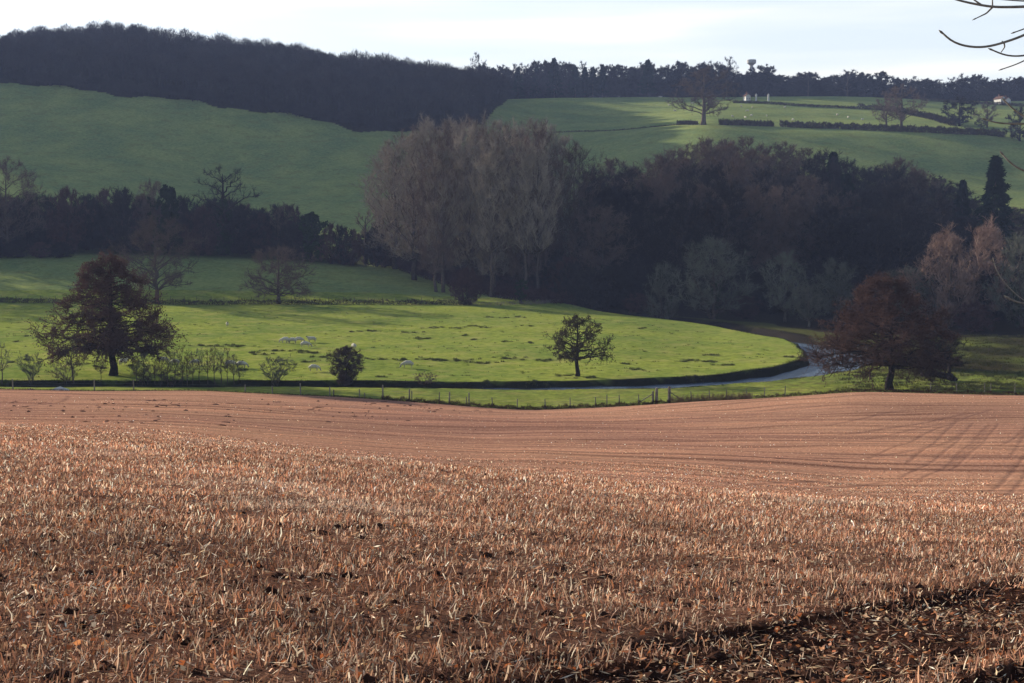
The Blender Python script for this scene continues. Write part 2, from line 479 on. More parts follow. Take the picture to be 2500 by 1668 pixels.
TUSS_PX = [(1050, 878, 60), (1110, 881, 70), (1180, 886, 45), (1250, 876, 40), (1330, 880, 40), (930, 878, 30), (985, 880, 25), (1000, 812, 25), (915, 808, 25), (870, 811, 30),
           (1028, 827, 20), (1045, 827, 16), (720, 858, 45), (660, 856, 30), (640, 866, 30), (760, 862, 40), (790, 872, 30), (560, 843, 30), (520, 846, 30), (585, 846, 25), (480, 845, 20),
           (620, 862, 20), (750, 884, 25), (1060, 800, 25), (1110, 802, 25), (1150, 797, 20), (1190, 800, 15), (1730, 883, 30), (1690, 880, 20), (1760, 892, 28), (1745, 868, 30), (1665, 883, 18),
           (1520, 888, 15), (1260, 775, 22), (1230, 777, 15), (1190, 775, 15), (1290, 796, 16), (1565, 802, 12), (1940, 873, 20), (1925, 872, 12), (1380, 917, 20), (1440, 922, 25), (1310, 942, 25), (1195, 944, 20),
           (1540, 903, 10), (1565, 903, 10), (880, 900, 14), (927, 920, 10), (690, 908, 14), (590, 905, 20), (700, 892, 18), (1130, 820, 14), (1165, 830, 12), (1240, 835, 16), (1290, 838, 12),
           (1680, 930, 22), (1700, 935, 20), (150, 820, 10), (60, 822, 10), (90, 825, 10), (40, 835, 8), (120, 838, 8), (30, 885, 16), (70, 880, 16), (110, 878, 14), (200, 890, 20), (240, 896, 16), (330, 892, 18), (250, 900, 20), (560, 895, 14)]
TUSS = [(hit(a, b)[:2], w) for a, b, w in TUSS_PX]
def pasture_attr(X, Y, Z):
    px = X / Y * F + 1250
    wood = inpoly(px + 14 * np.sin(Y * .4), Y + 1.5 * np.sin(X * .35), WOODP).astype(float)
    wood = np.maximum(wood, sstep(2050, 2260, px + 30 * np.sin(Y * .7)) * sstep(184, 200, Y + 3 * np.sin(X * .5)) * (Y < 420) * np.clip(.8 + .4 * np.sin(X * .3 + 1) * np.sin(Y * .16), 0, .95))  # tree shade painted on the grass right of the river, through the floor mask
    tus = np.zeros(X.shape)
    m = (Y > 178) & (Y < 345)
    ph = 1.4 * np.sin(X[m] * 1.1 + Y[m] * .3) + np.sin(X[m] * 2.7)
    for (c, w) in TUSS:
        rx = w / F * c[1] * .8; ry = 1.3 + rx * .25
        e = ((X[m] - c[0]) / rx) ** 2 + ((Y[m] - c[1] + .3 * ph) / ry) ** 2
        tus[m] = np.maximum(tus[m], np.clip(1.15 - e + .22 * ph, 0, 1) * .8)
    tus = np.maximum(tus, sstep(1760, 1900, px) * (Y < 205) * (.75 + .25 * np.sin(X * .7) * np.sin(Y * 1.1)))
    tus = np.maximum(tus, (Y < 182) * .55)
    d = np.full(X.shape, 99.)
    d[m | (Y < 200)] = polydist(X[m | (Y < 200)], Y[m | (Y < 200)], river)
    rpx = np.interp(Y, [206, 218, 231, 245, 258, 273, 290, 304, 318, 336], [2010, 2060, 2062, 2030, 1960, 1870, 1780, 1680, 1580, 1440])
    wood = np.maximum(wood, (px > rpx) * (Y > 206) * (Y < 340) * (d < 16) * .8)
    mud_shade = (1 - sstep(1.0, 1.7, d - hwidth(Y))) * .95  # bank mud, with the shade of the bank face painted in
    # trodden brown bank beside the field fence and below the right hand alder
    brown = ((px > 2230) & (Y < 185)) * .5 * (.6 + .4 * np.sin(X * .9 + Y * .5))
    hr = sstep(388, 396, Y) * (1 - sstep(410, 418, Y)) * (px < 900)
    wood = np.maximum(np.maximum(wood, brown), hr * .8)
    return {'wood': wood, 'tussock': tus, 'mud_shade': mud_shade}
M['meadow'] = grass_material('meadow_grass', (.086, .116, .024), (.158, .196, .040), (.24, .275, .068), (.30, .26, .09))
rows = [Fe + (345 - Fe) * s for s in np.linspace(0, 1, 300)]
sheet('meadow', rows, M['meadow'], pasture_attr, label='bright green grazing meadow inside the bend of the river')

def hill_attr(X, Y, Z):
    px = X / Y * F + 1250
    a = pasture_attr(X, np.minimum(Y, 640), Z)
    wood = a['wood'] * (Y < 640)
    edge = wood_edge(px) + 4 * np.sin(X * .12) + 2 * np.sin(X * .31)
    wood = np.maximum(wood, (Y > edge) * 1.0)
    wood = np.maximum(wood, ((px > 1238) & (Y > 848)) * 1.0)
    return {'wood': wood, 'tussock': 0 * wood, 'mud_shade': 0 * wood}
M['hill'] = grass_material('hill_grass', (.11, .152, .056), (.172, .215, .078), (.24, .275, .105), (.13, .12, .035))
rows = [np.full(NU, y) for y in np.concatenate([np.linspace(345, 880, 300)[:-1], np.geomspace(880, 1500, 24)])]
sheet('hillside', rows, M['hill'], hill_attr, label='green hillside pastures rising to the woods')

# water ribbon
mw, nt, b = new_mat('river_water')
b.inputs['Base Color'].default_value = (.07, .10, .15, 1); b.inputs['Roughness'].default_value = .22  # bluish base colour carries part of the sky's reflection
b.inputs['Specular IOR Level'].default_value = .7; b.inputs['IOR'].default_value = 1.45
bp = nt.nodes.new('ShaderNodeBump'); bp.inputs['Strength'].default_value = 1.0; bp.inputs['Distance'].default_value = .35
nt.links.new(noise(nt, 2.2, 4, None, .6), bp.inputs['Height']); nt.links.new(bp.outputs[0], b.inputs['Normal'])
tn = nrm(np.gradient(river, axis=0)); nn = np.stack([-tn[:, 1], tn[:, 0]], 1)
V = []
for s in (-6.5, -2, 2, 6.5):
    V.append(np.concatenate([river + nn * s, np.full((len(river), 1), WLEV)], 1))
V = np.stack(V, 1).reshape(-1, 3)
i = np.arange(len(river) - 1)[:, None] * 4; j = np.arange(3)[None, :]
Q = np.stack([i + j, i + j + 1, i + 4 + j + 1, i + 4 + j], -1).reshape(-1, 4)
tag(link('river', mesh_from('river', V, None, Q, [mw])), 'narrow blue grey river curling round the meadow', None, None, 'structure')

# ------------------------------------------------------------------ tree generator
def bez(a, c, b, n):
    t = np.linspace(0, 1, n)[:, None]
    return (1 - t) ** 2 * a + 2 * t * (1 - t) * c + t * t * b

def tree_geo(seed, H, Rad, profile, clear=.2, nl=18, rise=.6, sag=.1, nsub=8, nsub2=4, ntw=18, tl=1.0, tw=.03, r0=.35, up=.4,
             leaf=0, leafsize=.15, stems=1, spread=.25, asym=(0, 0), ivy=0, lo=None, fill=.5, limb_r=.42, hgamma=1.0, top=.93, ivy_h=.5):
    rg = np.random.default_rng(seed)
    tk = MB(); cr = MB(); iv = MB()
    pr = np.array(profile, float)
    lo = clear if lo is None else lo
    st = []
    for s in range(stems):
        if stems == 1:
            tip = np.array([asym[0] * .4, asym[1] * .4, H * top]); mid = np.array([rg.normal() * .02 * H, rg.normal() * .02 * H, H * .5])
            foot = np.array([0, 0, -.3])
        else:
            a = 2 * math.pi * s / stems + rg.uniform(-.4, .4)
            q = rg.uniform(.35, 1)
            tip = np.array([math.cos(a) * Rad * q * .9, math.sin(a) * Rad * q * .9, H * rg.uniform(.7, .98) * (1 - .15 * q)])
            foot = np.array([math.cos(a), math.sin(a), 0]) * spread + np.array([0, 0, -.3])
            mid = foot * .3 + tip * .42 + np.array([0, 0, H * .12])
        n = 12
        P = bez(foot, mid, tip, n) + np.concatenate([np.zeros((1, 3)), rg.normal(size=(n - 1, 3)) * .008 * H * np.array([1, 1, .2])])
        t = np.linspace(0, 1, n)
        rr = r0 * (1 - t * .93) ** .9
        rr[0] *= 1.4; rr[1] *= 1.08
        tube(tk, P, rr, 8 if stems == 1 else 5)
        st.append((P, rr, t))
    SP_, SD, SL = [], [], []       # level-3 twiglets
    for i in range(nl):
        f = ((i + .5 + rg.uniform(-.4, .4)) / nl) ** hgamma
        h = lo + (1.0 - lo) * f
        Rt = np.interp(h, pr[:, 0], pr[:, 1]) * Rad * (1 - fill * rg.uniform() ** 2.2) * rg.uniform(.92, 1.08)
        az = i * 2.39996 + rg.uniform(-.5, .5)
        tip = np.array([math.cos(az) * Rt + asym[0] * (1 - abs(h - .5)), math.sin(az) * Rt + asym[1] * (1 - abs(h - .5)), h * H])
        P0, rr0, t0 = st[i % stems]
        ha = min(max(h * H - rise * Rt, clear * H), .9 * H * top)
        zz = P0[:, 2]
        a = np.array([np.interp(ha, zz, P0[:, q]) for q in range(3)])
        ra = np.interp(ha, zz, rr0)
        c = a * .5 + tip * .5 + np.array([0, 0, sag * Rt]) + rg.normal(size=3) * .06 * Rt
        n = 8
        P = bez(a, c, tip, n); P[1:-1] += rg.normal(size=(n - 2, 3)) * .035 * Rt
        LL = np.linalg.norm(tip - a)
        rl = min(ra * limb_r * rg.uniform(.75, 1.2), .03 * LL + .01) * (1 - np.linspace(0, 1, n) * .85)
        tube(tk, P, rl, 5, cap=False)
        out = nrm(tip - a)
        for k_ in range(nsub):
            t = .22 + .78 * rg.uniform() ** .6 if k_ else .99
            q = np.array([np.interp(t, np.linspace(0, 1, n), P[:, z_]) for z_ in range(3)])
            d = nrm(out * .55 + rg.normal(size=3) * .6 + np.array([0, 0, up]))
            L = max(LL * rg.uniform(.20, .42) * (1.12 - .32 * t), .05 * H)
            e = q + d * L; cc = (q + e) / 2 + rg.normal(size=3) * .12 * L
            PP = bez(q, cc, e, 4)
            tube(cr, PP, rl[3] * .55 * (1 - np.linspace(0, 1, 4) * .8) + tw * .4, 3, cap=False)
            for m_ in range(nsub2):
                tt = rg.uniform(.15, 1)
                s0 = (1 - tt) ** 2 * q + 2 * tt * (1 - tt) * cc + tt * tt * e
                dd = nrm(d * .6 + rg.normal(size=3) * .7 + np.array([0, 0, up * .8]))
                SP_.append(s0); SD.append(dd); SL.append(L * rg.uniform(.35, .75))
    SP_, SD, SL = np.array(SP_), np.array(SD), np.array(SL)
    blades(cr, SP_, SD, SL * 1.1, tw * 2.2, rg, True)
    idx = np.repeat(np.arange(len(SP_)), ntw)
    t = rg.uniform(0, 1, len(idx))
    B = SP_[idx] + SD[idx] * (SL[idx] * t)[:, None]
    D = SD[idx] * .55 + rg.normal(size=(len(idx), 3)) * .5 + np.array([0, 0, up * .6])
    Lt = tl * rg.uniform(.4, 1.1, len(idx))
    blades(cr, B, D, Lt, tw, rg)
    if leaf:
        li = rg.integers(0, len(B), leaf)
        LP = B[li] + nrm(D[li]) * (Lt[li] * rg.uniform(.4, 1.1, leaf))[:, None]
        leafs(cr, LP, leafsize * rg.uniform(.6, 1.3, leaf), rg)
    if ivy:
        P0, rr0, t0 = st[0]
        h = rg.uniform(0, 1, ivy) ** .8 * H * ivy_h
        c = np.stack([np.interp(h, P0[:, 2], P0[:, q]) for q in range(3)], 1)
        a = rg.uniform(0, 2 * math.pi, ivy)
        rad = np.interp(h, P0[:, 2], rr0) + rg.gamma(2, .16, ivy) * (1.1 + .8 * np.sin(h * 1.3 + a * 2))
        LP = c + np.stack([np.cos(a) * rad, np.sin(a) * rad, rg.normal(size=ivy) * .2], 1)
        leafs(iv, LP, .28, rg)
    return tk, cr, (iv if ivy else None)

PROTO = {}
def proto(key, H, mt, mc, **kw):
    tk, cr, iv = tree_geo(kw.pop('seed'), H, kw.pop('Rad'), kw.pop('profile'), **kw)
    parts = [('trunk', tk.mesh(key + '_trunk', [M[mt]], smooth=True)), ('crown', cr.mesh(key + '_crown', [M[mc]]))]
    if iv: parts.append(('ivy', iv.mesh(key + '_ivy', [M['ivy']])))
    PROTO[key] = (H, parts)

def conifer(key, H, Rad, seed, n=3400, wide=.45):
    rg = np.random.default_rng(seed)
    tk = MB(); tube(tk, [(0, 0, -.3), (0, 0, H * .5), (0, 0, H * .98)], [H * .018, H * .012, .03], 7)
    cr = MB()
    z = rg.uniform(.07, 1, n) ** .85
    tier = .82 + .25 * np.sin(z * 60)
    Rr = Rad * (1 - z) ** .8 * tier + .12
    a = rg.uniform(0, 2 * math.pi, n)
    lob = 1 + .22 * np.sin(a * 3 + z * 9) + .14 * np.sin(a * 7 + z * 23)
    q = Rr * lob * np.sqrt(rg.uniform(.15, 1, n))
    P = np.stack([np.cos(a) * q, np.sin(a) * q, z * H * .97], 1)
    D = np.stack([np.cos(a), np.sin(a), rg.uniform(-.9, .2, n)], 1) + rg.normal(size=(n, 3)) * .25
    blades(cr, P, D, H * .055 * rg.uniform(.6, 1.2, n), wide * H / 16 * .8, rg, True)
    PROTO[key] = (H, [('trunk', tk.mesh(key + '_trunk', [M['bark']], smooth=True)), ('crown', cr.mesh(key + '_crown', [M['conifer']]))])

ROUND = [(0, .3), (.15, .6), (.3, .9), (.5, 1), (.7, .92), (.85, .7), (.95, .42), (1, .15)]
TALL = [(0, .4), (.2, .75), (.4, .95), (.6, 1), (.8, .85), (.92, .55), (1, .15)]
SPIRE = [(0, .5), (.15, .8), (.35, 1), (.6, .85), (.8, .55), (.92, .3), (1, .1)]

# --- the three solitary trees of the meadow
proto('big_alder', 15.7, 'bark_black', 'alder_leaf', seed=11, Rad=8.2, profile=[(0, .6), (.18, .85), (.27, 1.02), (.36, .92), (.45, .74), (.56, .72), (.66, .60), (.76, .5), (.86, .42), (.95, .28), (1, .12)],
      clear=.21, nl=84, rise=.0, sag=.16, nsub=10, nsub2=5, ntw=9, tl=.6, tw=.035, r0=.46, up=.05, leaf=30000, leafsize=.17, fill=.5, lo=.19, hgamma=1.55)
proto('lone_oak', 8.2, 'bark_black', 'twig_olive', seed=23, Rad=4.7, profile=[(0, .5), (.25, .8), (.4, 1.0), (.6, 1.0), (.75, .8), (.88, .55), (1, .15)],
      clear=.27, nl=36, rise=.15, sag=.12, nsub=7, nsub2=4, ntw=12, tl=.38, tw=.026, r0=.34, up=.2, leaf=5500, leafsize=.14, fill=.5, lo=.3, limb_r=.55, asym=(-.4, 0), hgamma=1.25)
proto('river_alder', 13.2, 'bark_black', 'alder_leaf', seed=37, Rad=7.8, profile=[(0, .5), (.2, .95), (.32, 1.06), (.48, .98), (.62, .82), (.75, .58), (.88, .35), (1, .12)],
      clear=.22, nl=84, rise=.08, sag=.14, nsub=9, nsub2=5, ntw=10, tl=.6, tw=.033, r0=.42, up=.1, leaf=16000, leafsize=.14, fill=.55, lo=.2, asym=(-.7, 0), hgamma=1.45)
# --- bare trees
proto('bare_oak', 15, 'bark', 'twig_brown', seed=41, Rad=7.2, profile=ROUND, clear=.16, nl=34, rise=.55, sag=.12, nsub=9, nsub2=5, ntw=10, tl=.8, tw=.024, r0=.36, up=.3, lo=.22)
proto('bare_ash', 10, 'bark', 'twig_brown', seed=43, Rad=6.6, profile=[(0, .7), (.2, .9), (.45, 1), (.7, .85), (.88, .6), (1, .2)], clear=.16, nl=40, rise=.3, sag=.12, nsub=9, nsub2=5, ntw=11, tl=.7, tw=.022, r0=.34, up=.15, lo=.16)
proto('ivy_oak', 16, 'bark_black', 'twig_dark', seed=47, Rad=7, profile=ROUND, clear=.2, nl=20, rise=.45, sag=.12, nsub=7, nsub2=4, ntw=9, tl=.8, tw=.026, r0=.6, up=.3, lo=.3, ivy=6200, ivy_h=.62, limb_r=.9)
for s in range(4):
    proto(f'poplar{s}', 34, 'bark', ['twig_pale', 'twig_brown', 'twig_pale', 'twig_grey'][s], seed=60 + s, Rad=[6.5, 7.5, 5.5, 7][s], profile=TALL, clear=.14, nl=46, rise=1.6, sag=-.2, nsub=8, nsub2=4, ntw=8, tl=1.5, tw=.045, r0=.38, up=.7, lo=.13, fill=.7, leaf=0)
proto('poplar4', 32, 'bark', 'twig_pale', seed=71, Rad=5.5, profile=TALL, clear=.3, nl=34, rise=1.7, sag=-.2, nsub=8, nsub2=4, ntw=8, tl=1.5, tw=.045, r0=.42, up=.8, lo=.34, fill=.6)
for s in range(4):
    proto(f'wood{s}', 22, ['bark', 'bark_pale', 'bark', 'bark'][s], ['twig_brown', 'twig_brown', 'twig_dark', 'twig_dark'][s], seed=80 + s, Rad=[6.5, 7, 7.2, 6][s], profile=ROUND, clear=.12, nl=60, rise=1.0, sag=0, nsub=7, nsub2=4, ntw=9, tl=1.1, tw=.055, r0=.34, up=.5, lo=.15, fill=.7)
proto('rust_willow', 20, 'bark', 'twig_rust', seed=91, Rad=6.0, profile=SPIRE, clear=.1, nl=56, rise=1.5, sag=-.1, nsub=7, nsub2=4, ntw=9, tl=1.2, tw=.045, r0=.45, up=.8, lo=.12, stems=4, fill=.6)
proto('grey_willow', 19, 'bark', 'twig_grey', seed=93, Rad=7.2, profile=ROUND, clear=.08, nl=56, rise=1.0, sag=-.05, nsub=7, nsub2=4, ntw=10, tl=1.0, tw=.04, r0=.34, up=.5, lo=.12, stems=3, fill=.75, ivy=1800, ivy_h=.5)
proto('grey_ash', 14, 'bark_pale', 'twig_grey', seed=95, Rad=4.6, profile=TALL, clear=.15, nl=36, rise=1.2, sag=0, nsub=8, nsub2=4, ntw=10, tl=.9, tw=.035, r0=.3, up=.5, lo=.2)
# --- thicket, bushes, saplings
proto('thicket0', 11, 'bark_black', 'twig_dark', seed=101, Rad=5.2, profile=[(0, .8), (.3, 1), (.6, 1), (.85, .75), (1, .2)], clear=.04, nl=56, rise=.7, nsub=7, nsub2=4, ntw=12, tl=.8, tw=.07, r0=.2, up=.35, lo=.05, stems=3, fill=.85)
proto('thicket1', 10, 'bark_black', 'twig_purple', seed=103, Rad=4.6, profile=[(0, .8), (.3, 1), (.6, 1), (.85, .75), (1, .2)], clear=.04, nl=50, rise=.7, nsub=7, nsub2=4, ntw=11, tl=.8, tw=.06, r0=.2, up=.35, lo=.05, stems=3, fill=.85)
proto('ivy_clump', 7.5, 'bark_black', 'ivy', seed=105, Rad=3.0, profile=ROUND, clear=.06, nl=20, rise=.4, nsub=8, nsub2=4, ntw=3, tl=.4, tw=.05, r0=.25, up=.2, lo=.1, leaf=11000, leafsize=.32, fill=.7)
proto('ivy_stump', 5.2, 'bark_black', 'ivy', seed=106, Rad=1.1, profile=[(0, .6), (.3, .55), (.6, .8), (.85, 1.1), (1, .4)], clear=.1, nl=14, rise=.3, nsub=5, nsub2=3, ntw=3, tl=.3, tw=.04, r0=.3, up=.2, lo=.2, leaf=4200, leafsize=.24, fill=.6)
proto('pollard', 9, 'bark', 'twig_brown', seed=107, Rad=2.6, profile=[(0, .2), (.5, .4), (.75, 1), (1, .5)], clear=.5, nl=12, rise=1.0, nsub=5, nsub2=3, ntw=8, tl=.5, tw=.03, r0=.4, up=.5, lo=.55, limb_r=.6)
proto('oval_bush', 4.6, 'bark_black', 'twig_brown', seed=109, Rad=1.55, profile=[(0, .35), (.2, .75), (.5, 1), (.75, 1), (.92, .75), (1, .3)], clear=.04, nl=70, rise=.5, nsub=6, nsub2=4, ntw=10, tl=.32, tw=.022, r0=.13, up=.35, lo=.04, leaf=9000, leafsize=.10, fill=.85)
proto('vase_bush', 4.2, 'bark_pale', 'twig_grey', seed=111, Rad=2.0, profile=[(0, .1), (.25, .4), (.55, .85), (.8, 1), (1, .6)], clear=.1, nl=26, rise=1.3, nsub=6, nsub2=3, ntw=10, tl=.4, tw=.018, r0=.05, up=.6, lo=.25, stems=8, spread=.2, fill=.5)
proto('low_bush', 2.3, 'bark', 'twig_brown', seed=113, Rad=1.5, profile=[(0, .4), (.3, .8), (.6, 1), (.85, .8), (1, .4)], clear=.05, nl=18, rise=.9, nsub=6, nsub2=3, ntw=9, tl=.3, tw=.018, r0=.04, up=.5, lo=.15, stems=6, spread=.2)
for s in range(3):
    proto(f'sapling{s}', 5.0, 'bark', ['twig_grey', 'twig_purple', 'twig_brown'][s], seed=120 + s, Rad=[1.3, 1.6, 1.2][s], profile=[(0, .2), (.3, .6), (.55, 1), (.8, .8), (1, .3)], clear=.3, nl=22, rise=1.3, nsub=5, nsub2=3, ntw=4, tl=.45, tw=.012, r0=.075, up=.6, lo=.35, fill=.7)
conifer('conifer', 19, 5.2, 131)
conifer('small_conifer', 8, 2.8, 132)
# --- distant trees
for s in range(3):
    proto(f'far_dense{s}', 18, 'bark_black', 'twig_far', seed=140 + s, Rad=[7, 6, 5][s], profile=[(0, .7), (.3, .9), (.6, 1), (.85, .75), (1, .25)], clear=.05, nl=40, rise=.5, nsub=6, nsub2=4, ntw=6, tl=1.4, tw=.30, r0=.4, up=.2, lo=.06, fill=.8)
for s in range(2):
    proto(f'far_airy{s}', 20, 'bark', 'twig_far', seed=150 + s, Rad=[7, 5.5][s], profile=ROUND, clear=.2, nl=16, rise=.8, nsub=6, nsub2=4, ntw=6, tl=1.5, tw=.09, r0=.4, up=.4, lo=.3)
conifer('far_conifer', 20, 4.6, 161, n=1400, wide=1.0)
proto('far_oak', 22, 'bark', 'twig_brown', seed=171, Rad=11, profile=ROUND, clear=.17, nl=22, rise=.5, sag=.1, nsub=9, nsub2=5, ntw=12, tl=1.4, tw=.06, r0=.8, up=.3, lo=.25)
proto('far_bush', 11, 'bark_black', 'twig_dark', seed=173, Rad=6, profile=ROUND, clear=.04, nl=20, rise=.4, nsub=7, nsub2=4, ntw=8, tl=1.2, tw=.14, r0=.4, up=.2, lo=.1)

rng = random.Random(77)
def place(key, name, x, y, H, label, cat='tree', group=None, wide=1.0, rot=None, sink=.1):
    Hp, parts = PROTO[key]
    e = bpy.data.objects.new(name, None); COL.objects.link(e)
    e.empty_display_size = .5
    e.location = (x, y, gz(x, y) - sink)
    s = H / Hp
    e.scale = (s * wide, s * wide, s)
    e.rotation_euler = (0, 0, rng.uniform(0, 6.28) if rot is None else rot)
    for pn, me in parts:
        link(pn, me, e)
    tag(e, label, cat, group)
    return e

def tb(key, name, px, pyb, pyt, label, cat='tree', group=None, wpx=None, rot=None):
    """tree whose foot is seen at (px,pyb) and whose top is at pyt; wpx = crown width in the photograph"""
    p = hit(px, pyb)
    return _t(key, name, p[0], p[1], pyt, label, cat, group, wpx, rot)

def ty(key, name, px, Y, pyt, label, cat='tree', group=None, wpx=None, rot=None):
    return _t(key, name, U(px) * Y, Y, pyt, label, cat, group, wpx, rot)

PR = {}
PH = {}
def real_h(key):
    if key not in PH:
        me = PROTO[key][1][1][1]
        co = np.empty(len(me.vertices) * 3, np.float32); me.vertices.foreach_get('co', co)
        PH[key] = float(np.percentile(co.reshape(-1, 3)[:, 2], 99.6))
    return PH[key]
def _t(key, name, x, y, pyt, label, cat, group, wpx, rot):
    top = at(1250, pyt, y)[2]
    H = max(top - gz(x, y), 1.2) * PROTO[key][0] / real_h(key)
    Hp, parts = PROTO[key]
    wide = 1.0
    if wpx:
        if key not in PR:
            co = np.empty(len(parts[1][1].vertices) * 3, np.float32); parts[1][1].vertices.foreach_get('co', co)
            PR[key] = np.percentile(np.abs(co.reshape(-1, 3)[:, 0]), 98) * 2
        wide = (wpx / F * y) / (PR[key] * H / Hp)
    return place(key, name, x, y, H, label, cat, group, wide, rot)

# solitary trees
tb('big_alder', 'alder_tree', 276, 917, 624, 'large dark reddish alder with drooping tiers, standing in the bright meadow', wpx=292, rot=.4)
tb('lone_oak', 'oak_tree', 1409, 919, 768, 'small spreading oak with dark trunk alone in the bright meadow', wpx=168, rot=2.0)
tb('river_alder', 'alder_tree', 2172, 952, 674, 'broad purple brown alder on the near bank beside the river', wpx=335, rot=0)
tb('bare_oak', 'oak_tree', 384, 742, 528, 'tall bare tree with a low side branch, behind the large alder', wpx=190, rot=.3)
tb('bare_ash', 'ash_tree', 680, 742, 600, 'broad bare tree rooted in the low hedge above the bright meadow', wpx=178, rot=.9)
tb('thicket1', 'hawthorn_bush', 1137, 744, 655, 'hazy bare hawthorn on the low hedge line left of the ivy stump', 'bush', wpx=75)
tb('ivy_stump', 'ivy_stump', 1272, 742, 683, 'narrow black ivy covered stump on the low hedge line', 'tree', wpx=30)

# hedgerow on the left above the upper meadow
ty('bare_oak', 'ash_tree', 22, 392, 385, 'tall hazy bare tree at the left edge above the hedgerow', wpx=170)
ty('ivy_oak', 'oak_tree', 547, 398, 405, 'gnarled bare oak with ivied trunk rising above the hedgerow', wpx=185, rot=1)
ty('pollard', 'pollard_tree', 683, 396, 492, 'thin forked pollard rising from the hedgerow, right of the gnarled oak', wpx=62)
ty('ivy_clump', 'holly_tree', 412, 397, 455, 'dark ivied tree left of the gnarled hedgerow oak', wpx=75)
ty('bare_ash', 'ash_tree', 378, 399, 440, 'pale bare crown behind the dark ivied tree of the hedgerow', wpx=110)
ty('ivy_clump', 'holly_tree', 762, 394, 520, 'round black evergreen near the right end of the hedgerow', wpx=72)
ty('pollard', 'hawthorn_tree', 893, 398, 512, 'thin bare hawthorn just left of the tall poplar stand', wpx=60)
HG = 'dark thicket trees of the left hedgerow'
for i, (px, top, k_) in enumerate([(-60, 430, 0), (75, 470, 0), (120, 478, 0), (165, 458, 1), (215, 475, 0), (262, 462, 1), (308, 460, 0), (350, 476, 1), (450, 480, 0), (495, 505, 1), (590, 500, 0),
                                 (640, 520, 1), (715, 545, 0), (-10, 450, 1), (40, 480, 1), (-130, 420, 0)]):
    ty(f'thicket{k_}', 'thicket_tree', px, 396 + (i % 3) * 4, top, 'dark dense thicket tree in the long hedgerow behind the upper meadow', 'tree', HG, wpx=92)
for i in range(24):
    px = -100 + i * 37 + rng.uniform(-8, 8)
    ty('thicket%d' % (i % 3 == 1), 'thicket_tree', px, 407 + rng.uniform(-3, 4), 488 + rng.uniform(-8, 18) + max(0, px - 600) * .17, 'dark dense thicket tree in the long hedgerow behind the upper meadow', 'tree', HG, wpx=80)
for i, (px, top) in enumerate([(45, 585), (100, 590), (0, 580), (810, 545), (838, 552), (862, 560), (920, 545), (940, 560), (150, 590), (-50, 580)]):
    ty('thicket%d' % (i % 2), 'hedgerow_bush', px, 388 if px < 200 else 393, top, 'low dark bush at the foot of the left hedgerow' if px < 200 else 'low dark bush between the hedgerow and the poplar stand', 'bush',
       'low bushes at the foot of the hedgerow' if px < 200 else 'low bushes beside the poplar stand', wpx=58)

for i, (px, Y, H) in enumerate([(-170, 352, 17), (-330, 338, 19), (-420, 372, 20), (-560, 345, 18), (-640, 318, 19), (-260, 385, 18), (-800, 330, 20)]):
    place('bare_oak', 'oak_tree', U(px) * Y, Y, H, 'tall bare tree standing outside the left edge, its shadow crossing the meadow', 'tree', 'tall trees outside the left edge', 1.25)
# poplar stand
PG = 'tall bare trees of the brown poplar stand'
ty('poplar0', 'poplar_tree', 1012, 372, 322, 'outermost poplar of the stand, branches leaning left over the hillside', 'tree', wpx=165)
pop = [(965, 392, 330), (1000, 405, 300), (1035, 385, 298), (1050, 420, 290), (1080, 372, 302), (1095, 405, 292), (1120, 390, 298), (1140, 420, 300), (1150, 362, 305), (1175, 400, 295), (1190, 372, 310), (1215, 410, 300),
       (1235, 380, 302), (1262, 362, 308), (1270, 402, 300), (1300, 385, 298), (1315, 358, 300), (1335, 408, 305), (1350, 372, 310), (1375, 395, 325), (1400, 365, 345), (950, 410, 345), (1065, 352, 330), (1205, 350, 330), (1285, 349, 325)]
for i, (px, Y, top) in enumerate(pop):
    ty('poplar%d' % ((i * 3 + 1) % 4 if px > 1220 else (i % 3)), 'poplar_tree', px, Y, top + rng.uniform(-8, 12), 'tall bare poplar in the brown stand behind the low hedge line', 'tree', PG, wpx=rng.uniform(100, 138))
for px, Y, lab in [(1082, 352, 'poplar with a straight trunk at the left front of the stand'), (1200, 347, 'poplar with a straight trunk in the middle front of the stand'), (1283, 345, 'straight trunked poplar just right of the ivy covered stump'), (1314, 344, 'rightmost poplar of the stand, tall and straight at the dark wood edge')]:
    ty('poplar4', 'poplar_tree', px, Y, 345, lab, 'tree', PG, wpx=100)
# dark understorey below them
UG = 'dark understorey trees below the poplars'
for i in range(19):
    px = 905 + i * 28 + rng.uniform(-8, 8)
    ty('thicket%d' % (i % 2), 'understorey_tree', px, 402 - (px - 945) * .135 + rng.uniform(-3, 10), 570 + (i % 4) * 12 + (px - 945) * .1, 'dark low tree under the bare poplars', 'tree', UG, wpx=88)

